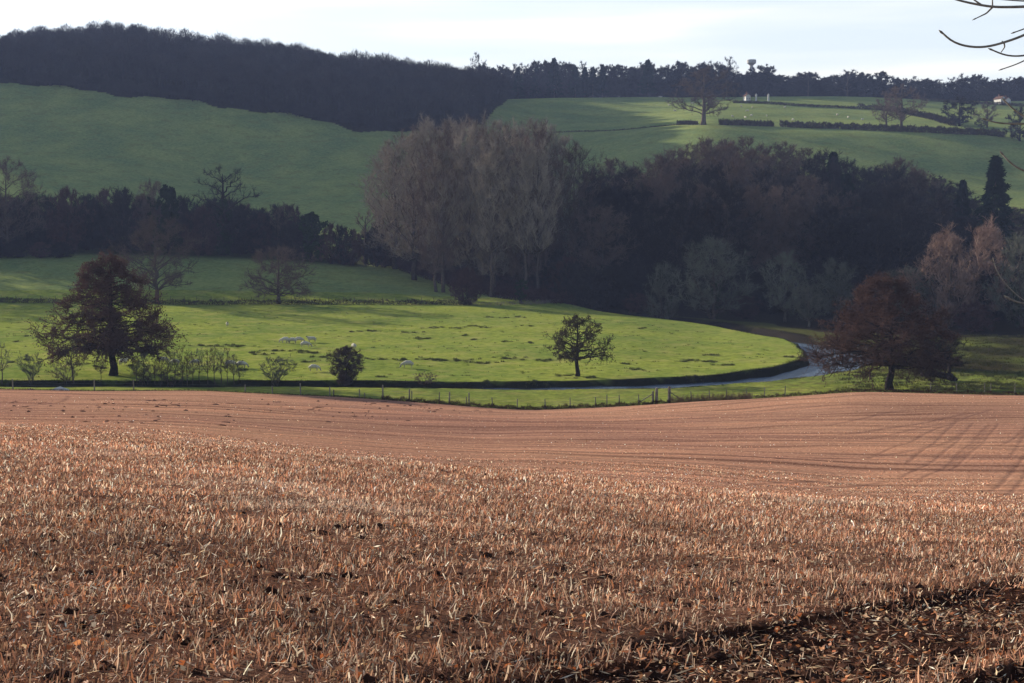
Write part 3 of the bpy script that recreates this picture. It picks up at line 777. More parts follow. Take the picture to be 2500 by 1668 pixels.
# valley wood to the right
WG = 'dark bare trees of the valley wood'
tops = np.array([(1400, 430), (1450, 400), (1500, 396), (1555, 405), (1600, 375), (1650, 350), (1750, 338), (1850, 342), (1930, 352), (1990, 372), (2060, 385), (2100, 395), (2180, 385), (2250, 400), (2320, 440), (2370, 490), (2450, 520), (2600, 500)], float)
rows_ = [(436, 0, 46, 0), (408, 30, 52, 23), (380, 75, 56, 10), (352, 130, 60, 35)]
for Y, drop, step, off in rows_:
    px = 1440 + off
    while px < 2620:
        tp = np.interp(px, tops[:, 0], tops[:, 1]) + drop * .9 + rng.uniform(-14, 16)
        brown = 1570 < px < 1960 and Y > 380
        kk = rng.choice(['wood0', 'wood1', 'wood0', 'poplar1']) if brown else rng.choice(['wood2', 'wood3', 'wood2', 'wood1'])
        ty(kk, 'woodland_tree', px, Y + rng.uniform(-9, 9), tp, 'tall brown tinged bare tree in the upper part of the valley wood' if brown else 'dark bare tree in the shaded mass of the valley wood', 'tree',
           'brown tinged trees of the valley wood' if brown else WG, wpx=rng.uniform(120, 165))
        px += step * rng.uniform(.85, 1.15)
for i in range(18):
    px = 1440 + i * 62 + rng.uniform(-10, 10)
    ty('thicket0', 'woodland_bush', px, 338 - max(0, px - 1700) * .05, 655 + rng.uniform(-15, 15), 'black leafless bush at the foot of the valley wood', 'bush', 'bushes at the foot of the valley wood', wpx=115)
ty('small_conifer', 'yew_tree', 2030, 425, 372, 'black evergreen crown at the top of the valley wood', wpx=75)
ty('small_conifer', 'yew_tree', 2062, 404, 425, 'second black evergreen crown, lower in the valley wood', wpx=80)
ty('conifer', 'fir_tree', 2424, 384, 382, 'tall pointed dark conifer above the wood at the right', wpx=92)
ty('small_conifer', 'fir_tree', 2345, 398, 440, 'small dark conifer tip left of the tall pointed conifer', wpx=62)
# paler trees along the river in front of the wood
ty('grey_willow', 'willow_tree', 1742, 308, 582, 'broad grey green willow with ivied trunk beyond the river', wpx=190)
ty('grey_ash', 'ash_tree', 1918, 300, 613, 'slim pale grey ash beyond the river, right of the broad grey willow', wpx=105)
ty('grey_ash', 'ash_tree', 2040, 296, 632, 'hazy grey tree between the slim ash and the rust coloured willow', wpx=115)
ty('rust_willow', 'willow_tree', 2312, 286, 556, 'spire shaped rust coloured willow catching the light, behind the purple alder', wpx=175)
ty('grey_willow', 'willow_tree', 2225, 292, 652, 'low olive grey willow behind the purple alder', wpx=170)
ty('rust_willow', 'willow_tree', 2412, 300, 538, 'muted rust coloured willow right of the bright spire shaped one', wpx=150)
ty('grey_willow', 'willow_tree', 2498, 280, 570, 'grey willow cut by the right edge of the picture', wpx=150)
ty('grey_willow', 'willow_tree', 1622, 316, 640, 'small pale tree with white leaning trunk left of the broad grey willow', wpx=85)
ty('grey_ash', 'ash_tree', 1975, 285, 690, 'short grey bush tree on the far river bank', wpx=90)
ty('thicket0', 'thicket_tree', 2300, 200, 800, 'dark bare tree close behind the purple alder, beside the fallen log', wpx=110)
for px, Y, tp, w in [(1820, 312, 720, 70), (1560, 326, 715, 70), (2120, 290, 720, 100), (2380, 272, 735, 90)]:
    ty('thicket1', 'river_bush', px, Y, tp, 'low brown bush on the far bank of the river', 'bush', 'brown bushes on the far river bank', wpx=w)

# saplings and bushes along the stream in front
tb('sapling0', 'sapling', 5, 938, 832, 'grey green sapling at the very left edge by the stream', 'sapling', wpx=48)
tb('vase_bush', 'bush', 76, 935, 858, 'small rounded grey bush by the stream, left of the large alder', 'bush', wpx=62)
tb('sapling2', 'sapling', 180, 938, 815, 'thin brown sapling under the left side of the large alder', 'sapling', wpx=70)
tb('low_bush', 'bush', 160, 938, 880, 'tangled low bush under the left side of the large alder', 'bush', wpx=60)
tb('sapling1', 'sapling', 247, 938, 862, 'short dark sapling just left of the trunk of the large alder', 'sapling', wpx=30)
SG = 'thin saplings in the streamside thicket'
for i, (px, tp) in enumerate([(352, 858), (378, 872), (408, 846), (427, 850), (446, 838), (470, 855), (487, 846), (508, 850), (524, 840), (540, 852), (556, 845), (572, 862), (584, 880), (395, 868), (458, 862), (334, 872)]):
    tb(f'sapling{i % 3}', 'sapling', px, 938 + (i % 3), tp, 'thin upright sapling in the streamside thicket right of the large alder', 'sapling', SG, wpx=40)
tb('low_bush', 'bush', 355, 940, 885, 'grey bush at the left end of the streamside thicket', 'bush', wpx=70)
tb('low_bush', 'bush', 420, 941, 900, 'low grey bush inside the streamside thicket', 'bush', wpx=70)
tb('vase_bush', 'bush', 673, 941, 866, 'vase shaped grey bush by the stream, left of the dense oval bush', 'bush', wpx=88)
tb('oval_bush', 'bush', 845, 943, 845, 'dense dark oval bush standing by the stream', 'bush', wpx=68)
tb('low_bush', 'bush', 1037, 944, 905, 'small round twiggy bush by the stream, right of the dense oval bush', 'bush', wpx=62)

# lone trees on the far hill
tb('far_oak', 'oak_tree', 1717, 305, 163, 'great hazy round tree standing in the hedge on the far hill', wpx=140)
tb('far_oak', 'oak_tree', 2164, 312, 236, 'small round bare tree at the far hill hedge, left of its taller neighbour', wpx=62)
tb('far_oak', 'oak_tree', 2200, 316, 208, 'taller pale bare tree right beside the small round hedge tree', wpx=92)
tb('far_bush', 'holly_tree', 2342, 308, 236, 'black rounded tree where the two far hedges meet', wpx=88)
tb('far_oak', 'oak_tree', 2410, 312, 248, 'thin bare tree right of the black rounded hedge tree', wpx=48)
tb('far_bush', 'bush', 2396, 310, 288, 'small black bush at the right end of the far hedges', 'bush', wpx=32)
tb('far_bush', 'holly_tree', 2490, 345, 262, 'dark tree cut by the right edge on the far hill', wpx=70)

# ridge tree line
RGL = 'trees of the skyline ridge'
special = {1168: 'rounded pale crown poking above the left part of the ridge line', 1352: 'pointed conifer on the ridge above the left end of the far field',
           1578: 'pointed conifer of the ridge left of the tall airy tree', 1770: 'tallest airy bare tree of the ridge, left of the water tower', 1862: 'broad dark rounded tree right of the water tower',
           1965: 'airy round tree on the ridge right of the broad dark one', 2062: 'wide airy see through tree on the ridge', 2143: 'high domed dark tree just left of the gap in the ridge', 2178: 'small dark pine right of the gap in the ridge'}
ridge = []
px = 1180
prof_r = np.array([(1180, 152), (1235, 158), (1300, 154), (1350, 146), (1400, 153), (1460, 154), (1500, 156), (1550, 156), (1580, 150), (1640, 156), (1680, 158), (1760, 150), (1800, 172), (1860, 162), (1900, 184), (1960, 178), (2010, 184),
                   (2060, 176), (2110, 186), (2143, 178), (2161, 205), (2190, 190), (2240, 182), (2285, 198), (2330, 186), (2375, 178), (2420, 196), (2460, 184), (2500, 186), (2640, 186)], float)
while px < 2640:
    ridge.append((px, 858 + rng.uniform(-3, 5), 'f')); px += rng.uniform(17, 25)
px = 1190
while px < 2640:
    ridge.append((px, 885 + rng.uniform(-8, 8), 'b')); px += rng.uniform(24, 36)
for px, Y, w in ridge:
    tp = np.interp(px, prof_r[:, 0], prof_r[:, 1]) + rng.uniform(-1, 12) + (0 if w == 'b' else 4)
    if w == 'b':
        kk = rng.choice(['far_airy0', 'far_airy1', 'far_dense2', 'far_airy0']); wd = rng.uniform(46, 62)
        tp -= 4
    else:
        kk = rng.choice(['far_dense0', 'far_dense1', 'far_dense2', 'far_conifer'] if px < 1660 else ['far_dense0', 'far_dense1', 'far_dense0']); wd = rng.uniform(40, 58)
        if 'conifer' in kk: wd = 30
        if 2150 < px < 2172: tp = 208
    if 1795 < px < 1850 and w == 'b':
        tp = max(tp, 184)
    conif = 'conifer' in kk; airy = 'airy' in kk
    ty(kk, 'pine_tree' if conif else 'ridge_tree', px, Y, tp, 'pointed dark conifer in the ridge line above the far field' if conif else ('see through bare crown behind the ridge line' if airy else 'dark dense tree in the ridge line above the far field'),
       'tree', 'conifers of the skyline ridge' if conif else ('bare crowns behind the ridge line' if airy else RGL), wpx=wd)
for px, lab in special.items():
    tp = {1168: 128, 1352: 142, 1578: 146, 1770: 138, 1862: 160, 1965: 175, 2062: 170, 2143: 175, 2178: 190}[px]
    kk = {1168: 'far_airy0', 1352: 'far_conifer', 1578: 'far_conifer', 1770: 'far_airy0', 1862: 'far_dense0', 1965: 'far_airy0', 2062: 'far_airy0', 2143: 'far_dense1', 2178: 'far_dense2'}[px]
    ty(kk, 'pine_tree' if 'conifer' in kk else 'ridge_tree', px, 852, tp, lab, 'tree', RGL, wpx={1168: 52, 1352: 34, 1578: 34, 1770: 60, 1862: 78, 1965: 60, 2062: 90, 2143: 54, 2178: 36}[px])

# ------------------------------------------------------------------ the big wood on the left hill (a mass nobody could count)
def simple_tree(seed, H, Rr, n, conic=False):
    rg = np.random.default_rng(seed); mb = MB()
    tube(mb, [(0, 0, -1), (rg.normal() * .3, rg.normal() * .3, H * .5), (0, 0, H * .9)], [.3, .22, .05], 4, cap=False)
    for i in range(9):
        a = rg.uniform(0, 6.28); h = H * rg.uniform(.35, .75)
        e = np.array([math.cos(a) * Rr * .7, math.sin(a) * Rr * .7, h + H * .22])
        tube(mb, [(0, 0, h - H * .12), (e[0] * .4, e[1] * .4, h), e], [.12, .09, .04], 3, cap=False)
    d = rdir(rg, n); d[:, 2] = np.abs(d[:, 2]) * 1.1 - .35
    r_ = rg.uniform(.35, 1, n) ** .5
    P = np.stack([d[:, 0] * Rr * r_, d[:, 1] * Rr * r_, H * .56 + d[:, 2] * H * .42 * r_], 1)
    D = d * .6 + rg.normal(size=(n, 3)) * .4 + np.array([0, 0, .9])
    blades(mb, P, D, H * .10 * rg.uniform(.5, 1.3, n), .17, rg)
    V = np.concatenate(mb.V); return V, np.concatenate(mb.T), np.concatenate(mb.Q)
var = [simple_tree(200 + i, 16, [4.5, 5.2, 3.8, 4.8][i], 560) for i in range(4)]
rg = np.random.default_rng(9)
pos = []
for _ in range(9000):
    px = rg.uniform(-560, 1262); Y = rg.uniform(625, 905)
    if Y < wood_edge(np.array(px)) + 3: continue
    if px > 1238 and Y < 840: continue
    if Y > 845 and px > 1100: continue
    pos.append((U(px) * Y, Y))
pos = np.array(pos)
keep = []
cell = {}
edge_small = []
for _ in range(420):
    px = rg.uniform(-500, 1250); Y = float(wood_edge(np.array(px))) + rg.uniform(1, 7)
    edge_small.append((U(px) * Y, Y))
for x, y in pos:
    c = (int(x // 6), int(y // 6)); ok = True
    for a in (-1, 0, 1):
        for b_ in (-1, 0, 1):
            for q in cell.get((c[0] + a, c[1] + b_), ()):
                if (q[0] - x) ** 2 + (q[1] - y) ** 2 < 5.6 ** 2: ok = False
    if ok:
        cell.setdefault(c, []).append((x, y)); keep.append((x, y))
keep = np.array(keep)
big = MB()
for x, y in keep:
    V, T, Q = var[rg.integers(0, 4)]
    a = rg.uniform(0, 6.28); s = rg.uniform(.78, 1.12); sw = rg.uniform(.85, 1.2)
    W = np.stack([(V[:, 0] * math.cos(a) - V[:, 1] * math.sin(a)) * s * sw + x, (V[:, 0] * math.sin(a) + V[:, 1] * math.cos(a)) * s * sw + y, V[:, 2] * s + gz(x, y)], 1)
    big.add(W, T, Q)
for x, y in edge_small:
    V, T, Q = var[rg.integers(0, 4)]
    a = rg.uniform(0, 6.28); s = rg.uniform(.25, .5)
    W = np.stack([(V[:, 0] * math.cos(a) - V[:, 1] * math.sin(a)) * s * 1.5 + x, (V[:, 0] * math.sin(a) + V[:, 1] * math.cos(a)) * s * 1.5 + y, V[:, 2] * s - 1.2 + gz(x, y)], 1)
    big.add(W, T, Q)
tag(link('hill_wood', big.mesh('hill_wood', [M['twig_far']])), 'dense leafless wood covering the top of the left hill', 'wood', None, 'stuff')
print('wood trees', len(keep))

rb = MB()
for _ in range(620):
    px = rg.uniform(1150, 2680); Y = rg.uniform(872, 935)
    V, T, Q = var[rg.integers(0, 4)]
    x = U(px) * Y; z = gz(x, Y)
    top = at(1250, np.interp(px, prof_r[:, 0], prof_r[:, 1]) + rg.uniform(26, 46), Y)[2]
    s = max((top - z) / 16, .3); a = rg.uniform(0, 6.28); sw = rg.uniform(.9, 1.2)
    W = np.stack([(V[:, 0] * math.cos(a) - V[:, 1] * math.sin(a)) * sw + x, (V[:, 0] * math.sin(a) + V[:, 1] * math.cos(a)) * sw + Y, V[:, 2] * s + z], 1)
    rb.add(W, T, Q)
for px in np.arange(1232, 2680, 3.2):
    Y = rg.uniform(864, 880)
    V, T, Q = var[rg.integers(0, 4)]
    x = U(px) * Y; z = gz(x, Y); s = rg.uniform(.32, .5); a = rg.uniform(0, 6.28)
    W = np.stack([(V[:, 0] * math.cos(a) - V[:, 1] * math.sin(a)) * s * 1.6 + x, (V[:, 0] * math.sin(a) + V[:, 1] * math.cos(a)) * s * 1.6 + Y, V[:, 2] * s + z - 1.4], 1)
    rb.add(W, T, Q)
tag(link('ridge_wood', rb.mesh('ridge_wood', [M['twig_far']])), 'solid leafless wood filling the ridge behind its front trees', 'wood', None, 'stuff')

# ------------------------------------------------------------------ hedges
def hedge(name, pts, H, W, label, n, mat='hedge', tw=.08, size=.5, group=None, rough=.25, edge=None):
    rg = np.random.default_rng(len(pts) * 7 + n)
    if edge is not None:
        ee = np.array([(U(a) * (field_edge(U(a)) + edge), field_edge(U(a)) + edge) for a in np.linspace(pts[0], pts[1], 30)])
        P = smooth_line(ee, 60)
    else:
        P = smooth_line(np.array([hit(a, b)[:2] for a, b in pts]), 60)
    t = rg.uniform(0, 59, n); i = np.minimum(t.astype(int), 58); f = (t - i)[:, None]
    C = P[i] * (1 - f) + P[i + 1] * f
    tn = nrm(P[i + 1] - P[i]); nn_ = np.stack([-tn[:, 1], tn[:, 0]], 1)
    var_ = 1 + rough * (np.sin(t * 1.7) * .5 + np.sin(t * 4.3 + 1) * .3 + np.sin(t * 11) * .3)
    h = rg.uniform(0, 1, n) ** .8 * H * var_
    C = C + nn_ * (rg.uniform(-1, 1, n) * W / 2)[:, None]
    z = height(C[:, 0], C[:, 1]) + h
    mb = MB()
    D = rg.normal(size=(n, 3)) * .7 + np.array([0, 0, .7])
    blades(mb, np.stack([C[:, 0], C[:, 1], z - size * .4], 1), D, size * rg.uniform(.5, 1.3, n), tw, rg, True)
    o = link(name, mb.mesh(name, [M[mat]]))
    return tag(o, label, 'hedge', group)
hedge('hedge', [(-150, 737), (0, 738), (200, 741), (420, 744), (700, 743), (900, 744), (1150, 746)], 1.1, 1.6, 'low dark hedge running behind the bright meadow, from the left edge', 9000, tw=.10, size=.5)
hedge('hedge', [(1150, 746), (1300, 745), (1400, 742), (1450, 744)], .9, 1.2, 'thin pale brambly hedge end at the foot of the poplar wood', 2200, 'twig_pale', tw=.06, size=.5)
hedge('hedge', [(1655, 305), (1700, 305)], 1.6, 2, 'short piece of hedge left of the great hazy hill tree', 1200, tw=.3, size=.9, rough=.3)
hedge('hedge', [(1755, 305), (1800, 306), (1888, 309)], 2.2, 2.4, 'dark hedge piece right of the great hazy hill tree, before the gap', 2600, tw=.3, size=.9, rough=.3)
hedge('hedge', [(1905, 310), (2020, 314), (2200, 322), (2350, 328), (2420, 330), (2450, 336)], 2.6, 3, 'long clipped dark hedge across the far hill', 9000, tw=.3, size=.9, rough=.28)
hedge('hedge', [(2095, 266), (2180, 272), (2260, 288), (2330, 308)], 2.6, 3, 'dark hedge slanting down to meet the long clipped hedge', 5000, tw=.3, size=.9, rough=.3)
hedge('hedge', [(1790, 252), (1900, 256), (2000, 262), (2095, 266)], 1.3, 2, 'thin low hedge between two far fields left of the slanting hedge', 3000, tw=.25, size=.7, rough=.15)
hedge('hedge', [(2250, 246), (2350, 252), (2520, 262)], 1.6, 2, 'thin hedge below the cottages on the far right ridge', 3000, tw=.25, size=.7, rough=.15)
hedge('hedge', [(1280, 320), (1400, 322), (1520, 318), (1600, 310), (1655, 305)], .5, 1.2, 'faint ragged hedge line trailing left across the far pasture', 1400, tw=.22, size=.6, rough=.4)
M['weeds'] = mottled('dead_weeds', (.12, .07, .055), (.26, .17, .13), .7, obj_var=0)
M['margin'] = mottled('margin', (.035, .018, .015), (.10, .05, .04), .7, obj_var=0)
hedge('bramble_bank', [(890, 612), (960, 640), (1040, 672), (1120, 696), (1220, 720), (1320, 737), (1430, 744)], 2.6, 9, 'purple brown bramble bank at the foot of the poplar stand', 26000, 'twig_purple', tw=.12, size=.9, rough=.35)
hedge('field_margin', (930, 1640), .38, .9, 'dark red brown margin growing along the fence at the field bottom', 9000, 'margin', tw=.03, size=.3, rough=.6, edge=0)
hedge('field_margin', (1640, 1840), .55, 1.3, 'rust coloured dead weeds clumped at the bend of the field fence', 3600, 'weeds', tw=.025, size=.45, rough=.8, edge=0)
hedge('field_margin', (1845, 2600), .32, 1.0, 'low dry grass margin below the purple alder', 6500, 'margin', tw=.03, size=.25, rough=.5, edge=.2)
hedge('field_margin', (-80, 925), .14, .8, 'thin brown margin along the far left edge of the stubble field', 5500, 'margin', tw=.03, size=.2, rough=.5, edge=.2)

# ------------------------------------------------------------------ rush tussocks, meadow and bank grass (uncountable)
rg = np.random.default_rng(3)
mb = MB()
for (c, w) in TUSS:
    n = int(10 + w * 1.8)
    rx = w / F * c[1] * .7; ry = 1.1 + rx * .16
    cl = rg.normal(size=(max(3, n // 9), 2)) * np.array([rx, ry]) * np.array([.75, .55]) + c
    idx = rg.integers(0, len(cl), n * 4)
    P = cl[idx] + rg.normal(size=(len(idx), 2)) * .20
    z = height(P[:, 0], P[:, 1])
    D = rg.normal(size=(len(idx), 3)) * .45 + np.array([0, 0, 1])
    blades(mb, np.stack([P[:, 0], P[:, 1], z - .03], 1), D, .34 * rg.uniform(.4, 1.2, len(idx)), .05, rg, True)
n = 1700
for _ in range(n):
    px = rg.uniform(-50, 1950); Y = rg.uniform(190, 320)
    X = U(px) * Y
    if polydist(np.array([X]), np.array([Y]), river)[0] < 8 or px > 2050 - (Y - 190) * 4: continue
    if rg.uniform() < .55: continue
    z = gz(X, Y)
    P = np.array([X, Y, z]) + rg.normal(size=(9, 3)) * np.array([.22, .14, 0])
    blades(mb, P, rg.normal(size=(9, 3)) * .5 + np.array([0, 0, 1]), .22, .05, rg, True)
for _ in range(1500):
    px = rg.uniform(2060, 2620); Y = rg.uniform(172, 262)
    X = U(px) * Y
    if polydist(np.array([X]), np.array([Y]), river)[0] < 7: continue
    z = gz(X, Y); k3 = int(rg.integers(8, 26))
    P = np.array([X, Y, z]) + rg.normal(size=(k3, 3)) * np.array([.5, .25, 0])
    blades(mb, P, rg.normal(size=(k3, 3)) * .5 + np.array([0, 0, 1]), .32 * rg.uniform(.5, 1.3, k3), .06, rg, True)
M['rush'] = mottled('rush', (.07, .075, .03), (.16, .15, .06), .7, obj_var=0)
tag(link('rushes', mb.mesh('rushes', [M['rush']])), 'dark tussocks of rushes scattered over the meadow', 'rushes', None, 'stuff')

# bank vegetation along the river
mb = MB()
n = 16000
i = rg.integers(0, len(river) - 1, n)
side = rg.choice([-1, 1], n)
P = river[i] + tn[i] * rg.uniform(-3, 3, (n, 1)) + nn[i] * (side * (hwidth(river[i][:, 1]) + rg.uniform(.5, 1.9, n)))[:, None]
z = height(P[:, 0], P[:, 1])
m = z > WLEV - .2
P = P[m]; z = z[m]
blades(mb, np.stack([P[:, 0], P[:, 1], z - .05], 1), rg.normal(size=(len(P), 3)) * .5 + np.array([0, 0, .9]), .26 * rg.uniform(.4, 1.2, len(P)), .05, rg, True)
M['bankgrass'] = mottled('bankgrass', (.025, .022, .015), (.07, .06, .035), .5, obj_var=0)
tag(link('bank_grass', mb.mesh('bank_grass', [M['bankgrass']])), 'rank grass hanging along the river banks', 'grass', None, 'stuff')

# ------------------------------------------------------------------ stubble
rg = np.random.default_rng(21)
def snoise(x, y, s, ph):
    return (np.sin(x * s + ph) * np.cos(y * s * .9 + ph * 2) + np.sin(x * s * 2.3 + y * s * 1.1 + ph * 3) * .6 + np.sin(y * s * 3.1 - x * s * 1.7 + ph) * .4) / 2
N = 1050000; NF = 95000
# Y distributed so that density per square metre falls with distance
Y = rg.uniform(0, 1, N)
Y = 4.2 + (74 - 4.2) * Y ** 1.12
Y = np.concatenate([Y, rg.uniform(66, 150, NF)]); N = N + NF
X = rg.uniform(-1, 1, N) * (.405 * np.maximum(Y, 8) + 2.6)
Ud = X / np.maximum(Y, 8)
rut = rutmask(X, Y) * (Y < 26)
dens = np.clip(.60 + .55 * snoise(X, Y, 1.5, 1) + .35 * snoise(X, Y, .37, 4) + .45 * snoise(X, Y, 5.1, 2), .05, 1) * (1 - .12 * (1 - sstep(10, 26, Y)))
rowc = (Y * .985 + X * .17) + .05 * np.sin(X * 1.3) + .04 * np.sin(X * 3.1 + Y)
rowm = .5 + .5 * np.sin(rowc * 2 * math.pi / .36)
dens = dens * np.where(Y < 45, .45 + .75 * rowm, 1.0)
keepm = rg.uniform(0, 1, N) < dens * (1 - .93 * rut) * (1 - .45 * sstep(40, 74, Y))
keepm &= Y < field_edge(Ud) - 1.5
tf = (Y > 60) & keepm
ft = np.zeros(N, bool)
dt = np.full(tf.sum(), 9.)
for P_ in TRK: dt = np.minimum(dt, polydist(X[tf], Y[tf], P_))
ft[np.where(tf)[0][dt < .5]] = True
keepm &= ~ft
keepm &= ~((Y > 66) & (rg.uniform(0, 1, N) < .25 + .4 * np.sin(Y * 1.3 + X * .3)))
X, Y = X[keepm], Y[keepm]
z = height(X, Y) - .10 * rutmask(X, Y) * (Y < 26)
n = len(X)
print('stalks', n)
hgt = .74 * np.clip(rg.gamma(4, .024, n), .03, .26) * (.85 + .25 * snoise(X, Y, .5, 7)) * (1 - .5 * sstep(22, 60, Y))
wid = np.maximum(.0068, .00045 * np.minimum(Y, 90)) * rg.uniform(.5, 1.9, n)
lean = rg.normal(size=(n, 3)) * .36 + np.array([.10, 0, 1]); lean = nrm(lean)
s = nrm(np.cross(lean, rdir(rg, n)))
P = np.stack([X, Y, z - .01], 1)
mid = P + lean * (hgt * .55)[:, None]
tipd = nrm(lean + rg.normal(size=(n, 3)) * .22)
tip = mid + tipd * (hgt * .45)[:, None]
wv = s * (wid / 2)[:, None]
V = np.stack([P - wv, P + wv, mid + wv, mid - wv, tip + wv * .7, tip - wv * .7], 1).reshape(-1, 3)
q0 = np.arange(n)[:, None] * 6
Q = np.concatenate([q0 + np.array([[0, 1, 2, 3]]), q0 + np.array([[3, 2, 4, 5]])])
pal = np.array([(.34, .165, .105), (.26, .115, .07), (.45, .26, .165), (.15, .07, .046), (.58, .41, .29), (.36, .145, .07), (.24, .15, .09), (.80, .68, .52)])
wts = np.array([.19, .2, .15, .18, .10, .07, .06, .05])
ci = rg.choice(len(pal), n, p=wts)
tone = (1 + .32 * snoise(X, Y, .28, 3) + .30 * snoise(X, Y, .9, 5) + .2 * snoise(X, Y, 3.7, 2))[:, None]
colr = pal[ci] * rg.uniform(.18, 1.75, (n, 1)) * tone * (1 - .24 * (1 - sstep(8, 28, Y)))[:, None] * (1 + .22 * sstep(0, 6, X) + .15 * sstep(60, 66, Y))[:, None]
grey = (sstep(.35, .8, snoise(X, Y, .33, 9)) * .6)[:, None] * rg.uniform(0, 1, (n, 1))
colr = colr * (1 - grey) + np.array([.46, .38, .31]) * grey
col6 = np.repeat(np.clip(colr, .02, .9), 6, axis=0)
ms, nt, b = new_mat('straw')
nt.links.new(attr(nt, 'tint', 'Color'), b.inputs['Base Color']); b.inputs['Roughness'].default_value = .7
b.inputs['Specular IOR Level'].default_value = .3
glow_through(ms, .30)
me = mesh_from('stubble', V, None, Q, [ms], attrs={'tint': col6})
tag(link('stubble', me), 'red brown cut stubble standing thickly over the near field', 'stubble', None, 'stuff')

# litter: chopped straw and dead leaves lying on the soil
N = 260000
Y = 4.2 + 30 * rg.uniform(0, 1, N) ** 1.5
X = rg.uniform(-1, 1, N) * (.405 * np.maximum(Y, 8) + 2.6)
rut = rutmask(X, Y) * (Y < 26)
km = rg.uniform(0, 1, N) < (.42 + .38 * rut) * np.clip(.7 + .5 * snoise(X, Y, 2.1, 6), .2, 1)
X, Y = X[km], Y[km]; n = len(X)
z = height(X, Y) - .10 * rutmask(X, Y) * (Y < 26) + rg.uniform(.004, .035, n)
a = rg.uniform(0, 6.28, n)
d = nrm(np.stack([np.cos(a), np.sin(a), rg.normal(size=n) * .35], 1))
L = rg.gamma(3, .022, n).clip(.015, .22); w = np.maximum(.006, .0005 * Y) * rg.uniform(.7, 2.2, n)
leafm = rg.uniform(0, 1, n) < .22
L = np.where(leafm, rg.uniform(.03, .07, n), L); w = np.where(leafm, L * .65, w)
sd = nrm(np.cross(d, np.array([0, 0, 1.]) + rg.normal(size=(n, 3)) * .6)) * (w / 2)[:, None]
P = np.stack([X, Y, z], 1)
V = np.stack([P - sd * .5, P + d * (L * .5)[:, None] - sd, P + d * L[:, None], P + d * (L * .5)[:, None] + sd], 1).reshape(-1, 3)
pal2 = np.array([(.66, .50, .33), (.82, .72, .58), (.40, .24, .15), (.25, .13, .085), (.16, .08, .055)])
ci = rg.choice(5, n, p=[.18, .07, .3, .27, .18])
pleaf = np.array([(.30, .09, .03), (.16, .07, .04), (.40, .17, .07), (.45, .32, .2)])
colr = np.where(leafm[:, None], pleaf[rg.integers(0, 4, n)], pal2[ci]) * rg.uniform(.7, 1.25, (n, 1))
me = mesh_from('straw_litter', V, None, np.arange(4 * n).reshape(-1, 4), [ms], attrs={'tint': np.repeat(colr.clip(0, .9), 4, axis=0)})
tag(link('straw_litter', me), 'chopped straw and dead leaves littering the dark soil', 'straw', None, 'stuff')

# clods on the far part of the field, and the crumbly lumps near the camera
def clod_mesh(rg, P, S):
    ico = np.array([(0, 0, 1), (.89, 0, .45), (.28, .85, .45), (-.72, .53, .45), (-.72, -.53, .45), (.28, -.85, .45), (.72, .53, -.45), (-.28, .85, -.45), (-.89, 0, -.45), (-.28, -.85, -.45), (.72, -.53, -.45), (0, 0, -1)])
    T = np.array([(0, 1, 2), (0, 2, 3), (0, 3, 4), (0, 4, 5), (0, 5, 1), (1, 6, 2), (2, 7, 3), (3, 8, 4), (4, 9, 5), (5, 10, 1), (6, 7, 2), (7, 8, 3), (8, 9, 4), (9, 10, 5), (10, 6, 1), (11, 7, 6), (11, 8, 7), (11, 9, 8), (11, 10, 9), (11, 6, 10)])
    mb = MB()
    n = len(P)
    V = ico[None] * (1 + rg.normal(size=(n, 12, 1)) * .22) * S[:, None, :] + P[:, None, :]
    Tt = (T[None] + (np.arange(n) * 12)[:, None, None]).reshape(-1, 3)
    mb.add(V.reshape(-1, 3), Tt)
    return mb
pts = []
for (x0, x1, y0, y1, cnt) in [(0, 1100, 975, 1008, 120), (1050, 1200, 1000, 1010, 8), (150, 1000, 1008, 1040, 30)]:
    for _ in range(cnt):
        pts.append(hit(rg.uniform(x0, x1), rg.uniform(y0, y1)))
pts = np.array(pts)
S = np.stack([rg.gamma(3, .055, len(pts)), rg.uniform(.06, .14, len(pts)), rg.uniform(.04, .11, len(pts))], 1)
M['clod'] = mottled('clod', (.05, .025, .02), (.12, .06, .05), 5, obj_var=0)
tag(link('soil_clods', clod_mesh(rg, pts, S).mesh('soil_clods', [M['clod']])), 'dark clods and muck scattered over the far part of the field', 'clods', None, 'stuff')
N = 9000
Y = 4.5 + 16 * rg.uniform(0, 1, N) ** 1.3; X = rg.uniform(-.42, .42, N) * np.maximum(Y, 8)
rr_ = rutmask(X, Y)
km = rg.uniform(0, 1, N) < .25 + .75 * rr_
X, Y = X[km], Y[km]
P = np.stack([X, Y, height(X, Y) - .10 * rutmask(X, Y)], 1)
sz = rg.gamma(2.2, .010, len(P)).clip(.006, .07)[:, None]
M['soil'] = mottled('soil', (.018, .010, .008), (.06, .03, .022), 8, obj_var=0)
tag(link('soil_crumbs', clod_mesh(rg, P, sz * np.array([1.2, 1.2, .8])).mesh('soil_crumbs', [M['soil']])), 'small dark crumbs of soil in the wheel ruts and between the stubble', 'soil', None, 'stuff')

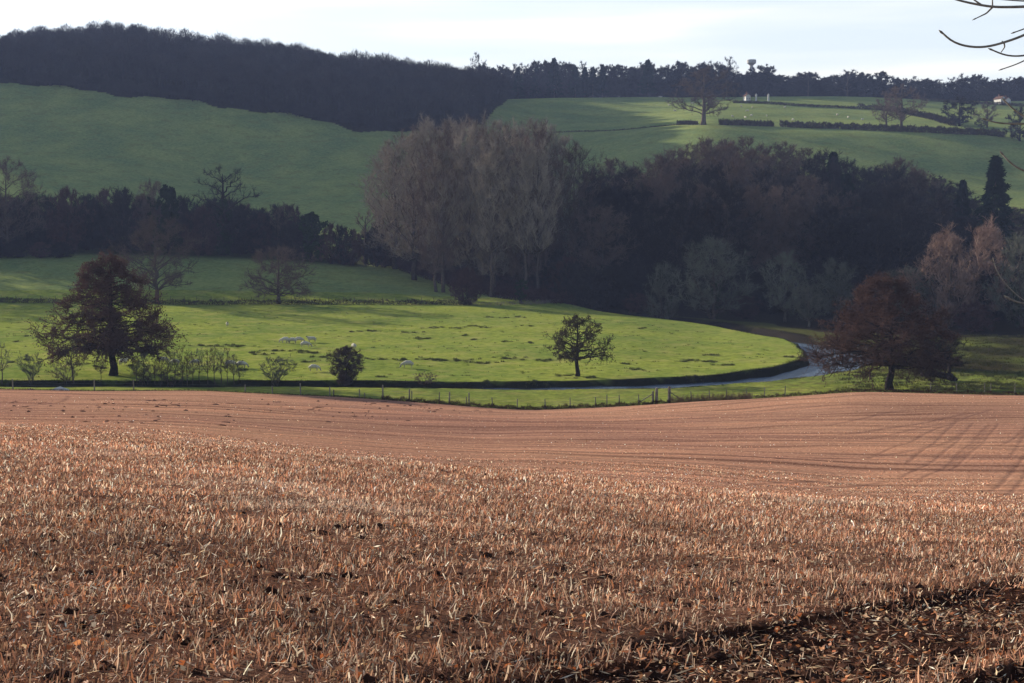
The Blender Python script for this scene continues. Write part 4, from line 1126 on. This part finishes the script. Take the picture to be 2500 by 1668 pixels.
# ------------------------------------------------------------------ fence along the field bottom
M['wood_grey'] = mottled('weathered_wood', (.10, .09, .075), (.22, .20, .17), 4, obj_var=.2)
M['wire'] = mottled('wire', (.12, .12, .12), (.2, .2, .2), 5, obj_var=0)
def post_at(px, parent, name, H, r, yoff=.5, lean=0.0):
    Yp = float(field_edge(np.array(U(px)))) + yoff
    x = U(px) * Yp; zz = gz(x, Yp)
    mb = MB(); tube(mb, [(0, 0, -.3), (lean * .4, 0, H * .5), (lean, 0, H * .96), (lean, 0, H)], [r, r * .97, r * .9, r * .55], 7)
    link(name, mb.mesh(name, [M['wood_grey']], smooth=False), parent, (x, Yp, zz))
    return np.array([x, Yp, zz])
fx, fy = U(1250) * 158, 158.5
fen = bpy.data.objects.new('post_and_wire_fence', None); COL.objects.link(fen)
fpx = [(876, .9), (888, .5), (933, 1.5), (998, 1.25), (1004, 1.1), (1071, 1.15), (1096, 1.25), (1138, .9), (1144, 1.35), (1202, 1.0), (1263, 1.0), (1332, 1.0), (1393, 1.05), (1455, 1.0), (1483, 1.2), (1514, 1.15), (1561, 1.05)]
wp = []
for i, (px, h) in enumerate(fpx):
    wp.append((post_at(px, fen, 'post', h + .1, .085 if h > 1.2 else .06, .5, rng.uniform(-.06, .06)), h))
gp = post_at(1596, fen, 'post', 1.4, .12); wp.append((gp, 1.2))
g2 = post_at(1605, fen, 'gate_post', 1.75, .16); wp.append((g2, 1.2))
mb = MB()
tube(mb, [gp + (-.05, -.02, 1.1), gp + (-1.6, -.02, .1)], [.055, .055], 6)
link('strut', mb.mesh('strut', [M['wood_grey']]), fen)
mb = MB()
for hh in (.25, .5, .75, 1.0):
    pts_ = [p + np.array([0, -.07, min(hh, h * .95)]) for p, h in wp]
    tube(mb, pts_, .006, 3, cap=False)
link('wire', mb.mesh('wire', [M['wire']]), fen)
tag(fen, 'post and wire fence along the lowest middle edge of the stubble field', 'fence')
fen2 = bpy.data.objects.new('post_and_wire_fence', None); COL.objects.link(fen2)
g3 = post_at(1636, fen2, 'gate_post', 1.8, .17); wp = [(g3, 1.2)]
mb = MB(); tube(mb, [g3 + (.05, -.02, 1.2), g3 + (1.7, -.02, .1)], [.055, .055], 6); link('strut', mb.mesh('strut', [M['wood_grey']]), fen2)
for i, px in enumerate([1690, 1735, 1776, 1825, 1870, 1920]):
    wp.append((post_at(px, fen2, 'post', 1.15, .05, .5, rng.uniform(-.06, .06)), 1.0))
mb = MB()
for hh in (.25, .5, .75, 1.0):
    tube(mb, [p + np.array([0, -.07, hh]) for p, h in wp], .006, 3, cap=False)
link('wire', mb.mesh('wire', [M['wire']]), fen2)
tag(fen2, 'fence of thin posts climbing right from the gate posts past the river', 'fence')
fen3 = bpy.data.objects.new('post_and_wire_fence', None); COL.objects.link(fen3)
wp = []
for i, px in enumerate([2277, 2342, 2410, 2425, 2485, 2560]):
    wp.append((post_at(px, fen3, 'post', 1.1, .05, 1.5, rng.uniform(-.08, .08)), 1.0))
mb = MB()
for hh in (.3, .65, .95):
    tube(mb, [p + np.array([0, -.07, hh]) for p, h in wp], .006, 3, cap=False)
link('wire', mb.mesh('wire', [M['wire']]), fen3)
tag(fen3, 'sparse thin fence right of the purple alder at the field edge', 'fence')
fen4 = bpy.data.objects.new('post_and_wire_fence', None); COL.objects.link(fen4)
wp = []
for i, (px, h) in enumerate([(25, 1.2), (225, 1.3), (322, 1.2), (595, .9), (662, .9), (731, 1.3), (803, 1.0), (812, .7)]):
    wp.append((post_at(px, fen4, 'post', h, .075, 1.0, rng.uniform(-.06, .06)), h))
mb = MB()
for hh in (.5, .8):
    tube(mb, [p + np.array([0, -.08, min(hh, h * .9)]) for p, h in wp], .006, 3, cap=False)
link('wire', mb.mesh('wire', [M['wire']]), fen4)
tag(fen4, 'widely spaced fence posts along the far left edge of the stubble field', 'fence')

# fence above the low hedge behind the meadow
fen5 = bpy.data.objects.new('post_and_wire_fence', None); COL.objects.link(fen5)
wp = []
for px in range(-60, 1130, 32):
    p = hit(px + rng.uniform(-4, 4), 735 + (px + 60) * .005)
    mb = MB(); tube(mb, [(0, 0, -.2), (0, 0, 1.25)], [.06, .05], 5)
    link('post', mb.mesh('post', [M['bark']]), fen5, p); wp.append(p)
mb = MB()
for hh in (.5, .85, 1.15):
    tube(mb, [p + np.array([0, -.07, hh]) for p in wp], .008, 3, cap=False)
link('wire', mb.mesh('wire', [M['wire']]), fen5)
tag(fen5, 'thin fence just above the low dark hedge behind the bright meadow', 'fence')

# ------------------------------------------------------------------ sheep
M['wool'] = mottled('wool', (.34, .32, .27), (.56, .53, .45), 14, obj_var=.12)
M['sheep_skin'] = mottled('sheep_skin', (.16, .14, .12), (.34, .31, .27), 10, obj_var=.2)
def sheep_mesh(name, graze, lying=False):
    hz = .62 if not lying else .34
    J = [(0, 0, hz, .27), (.28, 0, hz + .02, .26), (.55, 0, hz + .01, .22), (-.30, 0, hz + .01, .27), (-.52, 0, hz - .02, .2)]
    E = [(0, 1), (1, 2), (0, 3), (3, 4)]
    if graze:
        J += [(.72, 0, hz - .08, .12), (.84, 0, hz - .28, .09), (.92, 0, .16, .085), (.99, 0, .07, .045)]
    else:
        J += [(.70, 0, hz + .18, .13), (.78, 0, hz + .32, .10), (.88, 0, hz + .33, .085), (1.0, 0, hz + .27, .05)]
    E += [(2, 5), (5, 6), (6, 7), (7, 8)]
    k_ = len(J)
    for sy in (-1, 1):                               # ears
        b_ = J[6] if not graze else J[6]
        J.append((b_[0], sy * .15, b_[2] + .02, .025)); E.append((6, k_)); k_ += 1
    J.append((-.66, 0, hz - .08, .05)); E.append((4, k_)); k_ += 1   # tail
    for (bx, root, sy) in [(.42, 2, 1), (.42, 2, -1), (-.42, 4, 1), (-.42, 4, -1)]:
        if lying:
            J += [(bx + .02, sy * .17, .16, .07), (bx + .22, sy * .2, .06, .04)]
            E += [(root, k_), (k_, k_ + 1)]; k_ += 2
        else:
            back = -1 if bx < 0 else .3
            J += [(bx, sy * .13, .36, .075), (bx + .05 * back, sy * .13, .2, .04), (bx, sy * .13, .03, .035)]
            E += [(root, k_), (k_, k_ + 1), (k_ + 1, k_ + 2)]; k_ += 3
    me = bpy.data.meshes.new(name); me.from_pydata([j[:3] for j in J], E, [])
    o = bpy.data.objects.new(name, me); COL.objects.link(o)
    o.modifiers.new('Skin', 'SKIN')
    for v, j in zip(me.skin_vertices[0].data, J):
        v.radius = (j[3], j[3]); v.use_root = False
    me.skin_vertices[0].data[0].use_root = True
    ss = o.modifiers.new('Sub', 'SUBSURF'); ss.levels = 2; ss.render_levels = 2
    dg = bpy.context.evaluated_depsgraph_get()
    m2 = bpy.data.meshes.new_from_object(o.evaluated_get(dg))
    bpy.data.objects.remove(o)
    m2.materials.clear(); m2.materials.append(M['wool']); m2.materials.append(M['sheep_skin'])
    rg_ = np.random.default_rng(4)
    for v in m2.vertices:
        if v.co.z > .38 and v.co.x < .62:
            v.co += v.normal * float(rg_.uniform(-.02, .035))
    for p in m2.polygons:
        c = p.center
        legs = c.z < .36 and not lying and c.x < .62
        head = (c.x > .80) if graze else (c.x > .74 and c.z > hz + .18)
        p.material_index = 1 if (legs or head) else 0
        p.use_smooth = True
    m2.name = name
    return m2
SH = {'g': sheep_mesh('sheep_grazing', True), 's': sheep_mesh('sheep_standing', False), 'l': sheep_mesh('sheep_lying', False, True)}
def sheep(px, py, kind, rot, label, group=None, sc=1.15):
    sc = sc * .84
    p = hit(px, py)
    o = link('sheep', SH[kind], None, (p[0], p[1], p[2]))
    o.rotation_euler = (0, 0, R(rot)); o.scale = (sc,) * 3
    tag(o, label, 'sheep', group)
sheep(555, 798, 's', -80, 'bright white sheep alone high in the meadow, facing the camera')
sheep(697, 838, 'g', 180, 'leftmost grazing sheep of the small flock, head down to the left', 'small flock in the meadow', 1.35)
sheep(714, 839, 'g', 175, 'second grazing sheep from the left in the small flock', 'small flock in the meadow', 1.3)
sheep(729, 837, 'g', 5, 'middle sheep of the small flock, its back brightly lit', 'small flock in the meadow', 1.3)
sheep(745, 849, 'g', 10, 'nearest sheep of the small flock, casting a long shadow', 'small flock in the meadow', 1.35)
sheep(762, 836, 's', 195, 'rightmost sheep of the small flock, standing with head raised', 'small flock in the meadow', 1.3)
sheep(766, 907, 'g', 0, 'grazing sheep with bright rump between vase shaped and oval bush', None, 1.25)
sheep(864, 853, 'g', 120, 'pale sheep half hidden behind the top of the oval bush', None, 1.2)
sheep(996, 899, 'g', 185, 'grey sheep grazing just above the small round twiggy bush', None, 1.4)
sheep(562, 897, 'g', 10, 'grey sheep behind the right end of the streamside thicket', None, 1.3)
sheep(589, 899, 'g', 0, 'sheep just right of the streamside thicket', None, 1.3)
sheep(398, 887, 'g', 20, 'sheep grazing behind the left end of the streamside thicket', None, 1.2)
sheep(428, 893, 'g', 170, 'sheep grazing behind the middle of the streamside thicket', None, 1.2)
sheep(300, 893, 's', 60, 'brown sheep beside the trunk of the large alder', None, 1.3)
sheep(477, 892, 'g', 200, 'pale sheep glimpsed between the sapling stems of the thicket', None, 1.1)
for px, py in [(1634, 258), (1690, 255), (1788, 287), (1825, 273), (1837, 264), (1834, 285), (1820, 288), (1936, 295), (1916, 265), (1872, 285), (2044, 283), (2071, 288), (2105, 293), (1810, 262), (1648, 272)]:
    sheep(px, py, rng.choice('gsl'), rng.uniform(0, 360), 'tiny white sheep in the far field above the clipped hedge', 'sheep in the far field', 1.35)

# ------------------------------------------------------------------ fallen log, stones
p = hit(2290, 930)
log = bpy.data.objects.new('fallen_log', None); COL.objects.link(log); log.location = p
mb = MB()
tube(mb, [(-2.2, 0, .75), (-1.2, .1, .85), (0, .15, .8), (1.0, .1, .62), (1.8, 0, .42)], [.20, .30, .38, .45, .5], 9)
tube(mb, [(1.3, 0, .4), (1.5, .2, 1.4), (1.35, .3, 2.5)], [.3, .22, .12], 7)
link('trunk', mb.mesh('log_trunk', [M['bark_black']], smooth=True), log)
rg = np.random.default_rng(8)
for i in range(7):
    mb = MB(); a0 = np.array([rg.uniform(-2.1, .6), .1, .8]); d = np.array([rg.uniform(-.8, -.1), rg.uniform(-.4, .4), rg.uniform(.2, .9)])
    tube(mb, [a0, a0 + d * .5, a0 + d * 1.1 + (0, 0, .2)], [.07, .05, .02], 5)
    link('branch', mb.mesh('log_branch', [M['bark']]), log)
mb = MB(); tube(mb, [(1.9, 0, -.1), (2.1, .1, .35), (2.5, .1, .1)], [.55, .38, .12], 8); link('root_plate', mb.mesh('log_root', [M['bark_black']]), log)
tag(log, 'dark fallen tree trunk lying on the grass right of the purple alder', 'log')
ms_, nt, b = new_mat('flint'); b.inputs['Base Color'].default_value = (.45, .45, .43, 1)
for px, py, s_, lab in [(68, 954, .35, 'small pale stone at the left field edge'), (141, 952, .8, 'largest pale stone heaped at the left field edge'), (128, 954, .4, 'pale stone leaning on the left of the largest one'), (152, 953, .5, 'flat pale stone right of the largest one')]:
    Yp = float(field_edge(np.array(U(px)))) + .4
    x = U(px) * Yp
    o = link('stone', clod_mesh(rg, np.zeros((1, 3)), np.array([[s_ * 1.2, s_ * .5, s_ * .35]])).mesh('stone', [ms_]), None, (x, Yp, gz(x, Yp) + s_ * .15))
    tag(o, lab, 'stone')

# ------------------------------------------------------------------ water tower and cottages on the ridge
mc, nt, b = new_mat('pale_concrete')
nt.links.new(ramp(nt, noise(nt, .6, 4), [(.3, (.30, .30, .30)), (.7, (.42, .42, .41))]), b.inputs['Base Color'])
Yt = 930; xt = U(1828) * Yt
z0 = gz(xt, Yt); zt = at(1250, 146, Yt)[2]
wt = bpy.data.objects.new('water_tower', None); COL.objects.link(wt); wt.location = (xt, Yt, z0)
Ht = zt - z0
def lathe(prof_, n=24):
    mb = MB(); prof_ = np.array(prof_, float)
    a = np.arange(n) / n * 2 * math.pi
    V = np.stack([prof_[:, 0, None] * np.cos(a), prof_[:, 0, None] * np.sin(a), np.repeat(prof_[:, 1, None], n, 1)], -1).reshape(-1, 3)
    i = np.arange(len(prof_) - 1)[:, None] * n; j = np.arange(n)[None, :]; j2 = (j + 1) % n
    mb.add(V, None, np.stack([i + j, i + j2, i + n + j2, i + n + j], -1).reshape(-1, 4)); return mb
link('stem', lathe([(1.5, 0), (1.2, Ht * .4), (1.1, Ht - 3.6)]).mesh('tower_stem', [mc], smooth=True), wt)
link('tank', lathe([(1.12, Ht - 3.6), (1.9, Ht - 2.9), (2.9, Ht - 2.1), (2.9, Ht - .3), (2.6, Ht), (0.01, Ht + .15)]).mesh('tower_tank', [mc]), wt)
tag(wt, 'pale water tower with flared tank rising behind the ridge trees', 'water tower')

mwall, nt, b = new_mat('white_render'); b.inputs['Base Color'].default_value = (.40, .40, .39, 1)
mroof = mottled('clay_tiles', (.06, .035, .03), (.11, .065, .05), 1.5, obj_var=0)
mglass, nt, b = new_mat('window_glass'); b.inputs['Base Color'].default_value = (.02, .025, .03, 1); b.inputs['Roughness'].default_value = .1
def cottage(px, py, w, h, dpt, rot, label):
    p = hit(px, py)
    e = bpy.data.objects.new('cottage', None); COL.objects.link(e); e.location = (p[0], p[1], p[2]); e.rotation_euler = (0, 0, R(rot))
    mb = MB(); box(mb, (0, 0, h * .3), (w, dpt, h * .6 + .6))
    V = [(-w / 2 + .01, -dpt / 2 + .01, h * .6 + .29), (w / 2 - .01, -dpt / 2 + .01, h * .6 + .29), (0, -dpt / 2 + .01, h * .96), (-w / 2 + .01, dpt / 2 - .01, h * .6 + .29), (w / 2 - .01, dpt / 2 - .01, h * .6 + .29), (0, dpt / 2 - .01, h * .96)]
    mb.add(V, [(0, 1, 2), (4, 3, 5)])
    link('wall', mb.mesh('cottage_wall', [mwall]), e)
    mb = MB(); o_ = .4; t_ = .15
    for sx in (-1, 1):
        a_ = np.array([sx * (w / 2 + o_), 0, h * .6 + .1]); b_ = np.array([0, 0, h])
        for dd in (0,):
            V = []
            for yy in (-dpt / 2 - o_, dpt / 2 + o_):
                V += [(a_[0], yy, a_[2]), (b_[0], yy, b_[2]), (b_[0], yy, b_[2] + t_), (a_[0], yy, a_[2] + t_)]
            mb.add(V, None, [(0, 1, 2, 3), (7, 6, 5, 4), (0, 4, 5, 1), (3, 2, 6, 7), (0, 3, 7, 4), (1, 5, 6, 2)])
    rf = link('roof', mb.mesh('cottage_roof', [mroof]), e)
    mb = MB(); box(mb, (w * .12, dpt * .2, h + .5), (.7, .7, 1.6)); link('chimney', mb.mesh('chimney', [mroof]), rf)
    for sx in (-.25, .25):
        for zz in ((.25,) if h < 6 else (.2, .48)):
            mb = MB(); box(mb, (sx * w, -dpt / 2 - .02, h * zz), (w * .16, .06, h * .13)); link('window', mb.mesh('window', [mglass]), e)
    tag(e, label, 'house')
cottage(1823, 246, 2.6, 3.4, 5, 10, 'small white cottage among the ridge trees below the water tower')
cottage(2441, 254, 3.4, 4.0, 6, 20, 'white gabled cottage with red roof on the right part of the ridge')
cottage(2456, 255, 2.8, 3.6, 5, 10, 'smaller white gabled cottage close right of its red roofed neighbour')
for px, lab in [(1846, 'left one of two pale stone pillars between the ridge trees'), (1876, 'right one of two pale stone pillars between the ridge trees')]:
    p = hit(px, 247)
    mb = MB(); box(mb, (0, 0, 1.4), (.8, .8, 3.2)); box(mb, (0, 0, 3.1), (1.1, 1.1, .3)); tube(mb, [(0, 0, 3.25), (0, 0, 3.6), (0, 0, 3.9)], [.35, .35, .08], 8)
    tag(link('gate_pillar', mb.mesh('gate_pillar', [mwall]), None, p), lab, 'pillar')

# ------------------------------------------------------------------ the near ash whose twigs reach into the picture at the right
M['twig_near'] = mottled('ash_twig', (.16, .14, .12), (.30, .27, .23), 40, obj_var=0)
near = bpy.data.objects.new('ash_tree', None); COL.objects.link(near)
D0 = 6.2
def np3(px, py, d=D0):
    return at(px, py, d)
bx = np3(3900, 900)[0]; bz = gz(bx, D0)
near.location = (bx, D0, bz)
off = np.array([bx, D0, bz])
rg = np.random.default_rng(15)
mb = MB(); tube(mb, [(0, 0, -.3), (.02, 0, .5), (-.05, .1, 1.8), (-.1, .15, 3.2), (.05, .1, 5.2), (.1, .3, 7.2)], [.30, .22, .19, .16, .12, .05], 12)
link('trunk', mb.mesh('ash_trunk', [M['bark']], smooth=True), near)
LIMBS = {
    'a': [np3(3880, 420), np3(3300, 110), np3(2850, -20), np3(2640, 5)],
    'b': [np3(3885, 640), np3(3300, 440), np3(2850, 380), np3(2640, 380)],
    'c': [np3(3890, 930), np3(3300, 850), np3(2850, 800), np3(2640, 780)],
}
TW = [
    ('a', [(2640, 5), (2500, 17), (2423, 18), (2397, 13), (2358, 6), (2324, -4)], .0105), ('a', [(2397, 13), (2384, 4), (2370, -6)], .006), ('a', [(2640, 2), (2500, 3), (2431, -2), (2400, -10)], .006),
    ('a', [(2423, 18), (2408, 33), (2385, 44)], .006), ('a', [(2423, 18), (2423, 4), (2422, -8)], .005),
    ('a', [(2640, 5), (2560, 52), (2500, 88), (2454, 103), (2412, 116), (2381, 117), (2343, 111), (2316, 100), (2302, 82)], .010), ('a', [(2451, 103), (2453, 115), (2444, 128)], .005), ('a', [(2450, 105), (2446, 100)], .005),
    ('a', [(2640, 60), (2570, 120), (2500, 137), (2466, 138), (2443, 132), (2424, 123)], .008), ('a', [(2600, 30), (2500, 71), (2480, 78)], .007), ('a', [(2600, 90), (2500, 149), (2477, 159), (2450, 168)], .006),
    ('b', [(2640, 380), (2560, 320), (2500, 284), (2483, 273), (2465, 260), (2455, 248)], .008), ('b', [(2640, 330), (2560, 306), (2500, 302), (2443, 302), (2420, 297), (2408, 292)], .008),
    ('b', [(2640, 440), (2560, 430), (2500, 418), (2477, 406), (2460, 392), (2449, 378)], .009),
    ('c', [(2640, 780), (2560, 748), (2500, 741), (2477, 737), (2463, 728)], .009), ('c', [(2640, 790), (2540, 760), (2480, 720), (2443, 680), (2429, 653), (2424, 630)], .003),
]
for kx, P in LIMBS.items():
    mb = MB(); tube(mb, smooth_line(np.array(P), 24) - off, np.linspace(.075, .022, 24), 8)
    br = link('branch', mb.mesh('ash_branch', [M['bark']], smooth=True), near)
    if kx == 'b':
        pp = [np3(2640, 380), np3(2620, 350), np3(2640, 330)]
    tw = MB()
    for k2_, T_, r_ in TW:
        if k2_ != kx: continue
        dz = rg.uniform(-.25, .25)
        n = 30
        Pp = smooth_line(np.array([np3(a, b_, D0) for a, b_ in T_]), n)
        knob = 1 + .35 * (np.sin(np.arange(n) * 1.05) > .92)
        tube(tw, Pp - off, .75 * r_ * (1 - .45 * np.linspace(0, 1, n)) * knob, 6)
        if r_ > .0055:
            e = Pp[-1]; d_ = nrm(Pp[-1] - Pp[-3])
            tube(tw, np.array([e - d_ * .004, e + d_ * .010, e + d_ * .022]) - off, [r_ * .36, r_ * .55, r_ * .15], 6)
    for (a, b_) in ([((2640, 5), (2640, 60)), ((2640, 5), (2600, 30)), ((2640, 60), (2600, 90))] if kx == 'a' else [((2640, 380), (2640, 330)), ((2640, 380), (2640, 440))] if kx == 'b' else [((2640, 780), (2640, 790))]):
        tube(tw, [np3(*a) - off, np3((a[0] + b_[0]) / 2 + 8, (a[1] + b_[1]) / 2) - off, np3(*b_) - off], .011, 6)
    link('twig', tw.mesh('ash_twigs', [M['twig_near']], smooth=True), br)
tag(near, 'near ash whose thin bare twigs reach in from the upper right edge', 'tree')

# ------------------------------------------------------------------ haze
hz = bpy.data.materials.new('haze'); hz.use_nodes = True
nt = hz.node_tree; nt.nodes.clear()
out = nt.nodes.new('ShaderNodeOutputMaterial'); pv = nt.nodes.new('ShaderNodeVolumePrincipled')
pv.inputs['Color'].default_value = (.40, .52, .92, 1); pv.inputs['Density'].default_value = .00011; pv.inputs['Anisotropy'].default_value = 0.0
nt.links.new(pv.outputs[0], out.inputs['Volume'])
mb = MB(); box(mb, (0, 700, 41), (4300, 1640, 168))
ho = link('haze', mb.mesh('haze', [hz])); tag(ho, 'thin blue winter haze filling the valley', 'haze', None, 'stuff')

# ------------------------------------------------------------------ sky, sun
SUN_AZ, SUN_EL = R(48), R(15)          # azimuth to the left of the view direction
sd = np.array([-math.sin(SUN_AZ) * math.cos(SUN_EL), math.cos(SUN_AZ) * math.cos(SUN_EL), math.sin(SUN_EL)])
w = bpy.data.worlds.new('World'); SC.world = w; w.use_nodes = True
nt = w.node_tree; nt.nodes.clear()
out = nt.nodes.new('ShaderNodeOutputWorld'); bg = nt.nodes.new('ShaderNodeBackground')
sky = nt.nodes.new('ShaderNodeTexSky'); sky.sky_type = 'NISHITA'; sky.sun_disc = False
sky.sun_elevation = SUN_EL; sky.sun_rotation = -SUN_AZ; sky.air_density = 1.0; sky.dust_density = 1.2; sky.ozone_density = 1.5
tc = nt.nodes.new('ShaderNodeTexCoord')
mp = nt.nodes.new('ShaderNodeMapping'); mp.inputs['Scale'].default_value = (1.6, 1.6, 20.0); mp.inputs['Rotation'].default_value = (0, R(-7), 0); mp.inputs['Location'].default_value = (.35, .2, .62)
nt.links.new(tc.outputs['Generated'], mp.inputs[0])
cl = noise(nt, 1.6, 6, mp.outputs[0], .5)
cf = ramp(nt, cl, [(.40, (.80,) * 3), (.58, (1, 1, 1))])
vd = nt.nodes.new('ShaderNodeVectorMath'); vd.operation = 'DOT_PRODUCT'
nt.links.new(tc.outputs['Generated'], vd.inputs[0]); vd.inputs[1].default_value = tuple(sd)
glow = mathn(nt, 'POWER', mathn(nt, 'MAXIMUM', vd.outputs['Value'], 0.0), 9.0)
sx = nt.nodes.new('ShaderNodeSeparateXYZ'); nt.links.new(tc.outputs['Generated'], sx.inputs[0])
low = ramp(nt, sx.outputs[2], [(.17, (1, 1, 1)), (.36, (.06,) * 3)])
cf2 = mathn(nt, 'MINIMUM', mathn(nt, 'ADD', mathn(nt, 'MULTIPLY', cf, low), mathn(nt, 'MULTIPLY', glow, 1.2)), 1.0)
cb = mathn(nt, 'MULTIPLY_ADD', glow, 7.5, 6.2)
tint = ramp(nt, cl, [(.42, (.84, .92, 1.0)), (.52, (.90, .96, 1.0)), (.60, (1.02, 1.0, .93))])
sc_ = nt.nodes.new('ShaderNodeVectorMath'); sc_.operation = 'SCALE'
nt.links.new(tint, sc_.inputs[0]); nt.links.new(cb, sc_.inputs['Scale'])
mx = mix(nt, cf2, sky.outputs[0], sc_.outputs[0])
nt.links.new(mx, bg.inputs[0]); bg.inputs[1].default_value = .065
nt.links.new(bg.outputs[0], out.inputs[0])

sl = bpy.data.lights.new('sun', 'SUN'); sl.energy = 5.0; sl.angle = R(.5); sl.color = (1, .88, .70)
so = bpy.data.objects.new('sun', sl); COL.objects.link(so)
so.rotation_euler = Vector(-Vector(sd)).to_track_quat('-Z', 'Y').to_euler()

# ------------------------------------------------------------------ camera and render
cam = bpy.data.cameras.new('camera'); cam.sensor_width = 36; cam.lens = 36 * F / 2500; cam.clip_start = .05; cam.clip_end = 12000
co = bpy.data.objects.new('camera', cam); COL.objects.link(co)
co.location = (0, 0, 0); co.rotation_euler = (math.pi / 2 - PITCH, 0, 0)
SC.camera = co
SC.view_settings.view_transform = 'Standard'; SC.view_settings.look = 'None'
SC.view_settings.exposure = 1.42; SC.view_settings.gamma = 1
SC.cycles.use_denoising = True
SC.cycles.max_bounces = 5; SC.cycles.diffuse_bounces = 2; SC.cycles.glossy_bounces = 2; SC.cycles.volume_bounces = 0; SC.cycles.transparent_max_bounces = 4
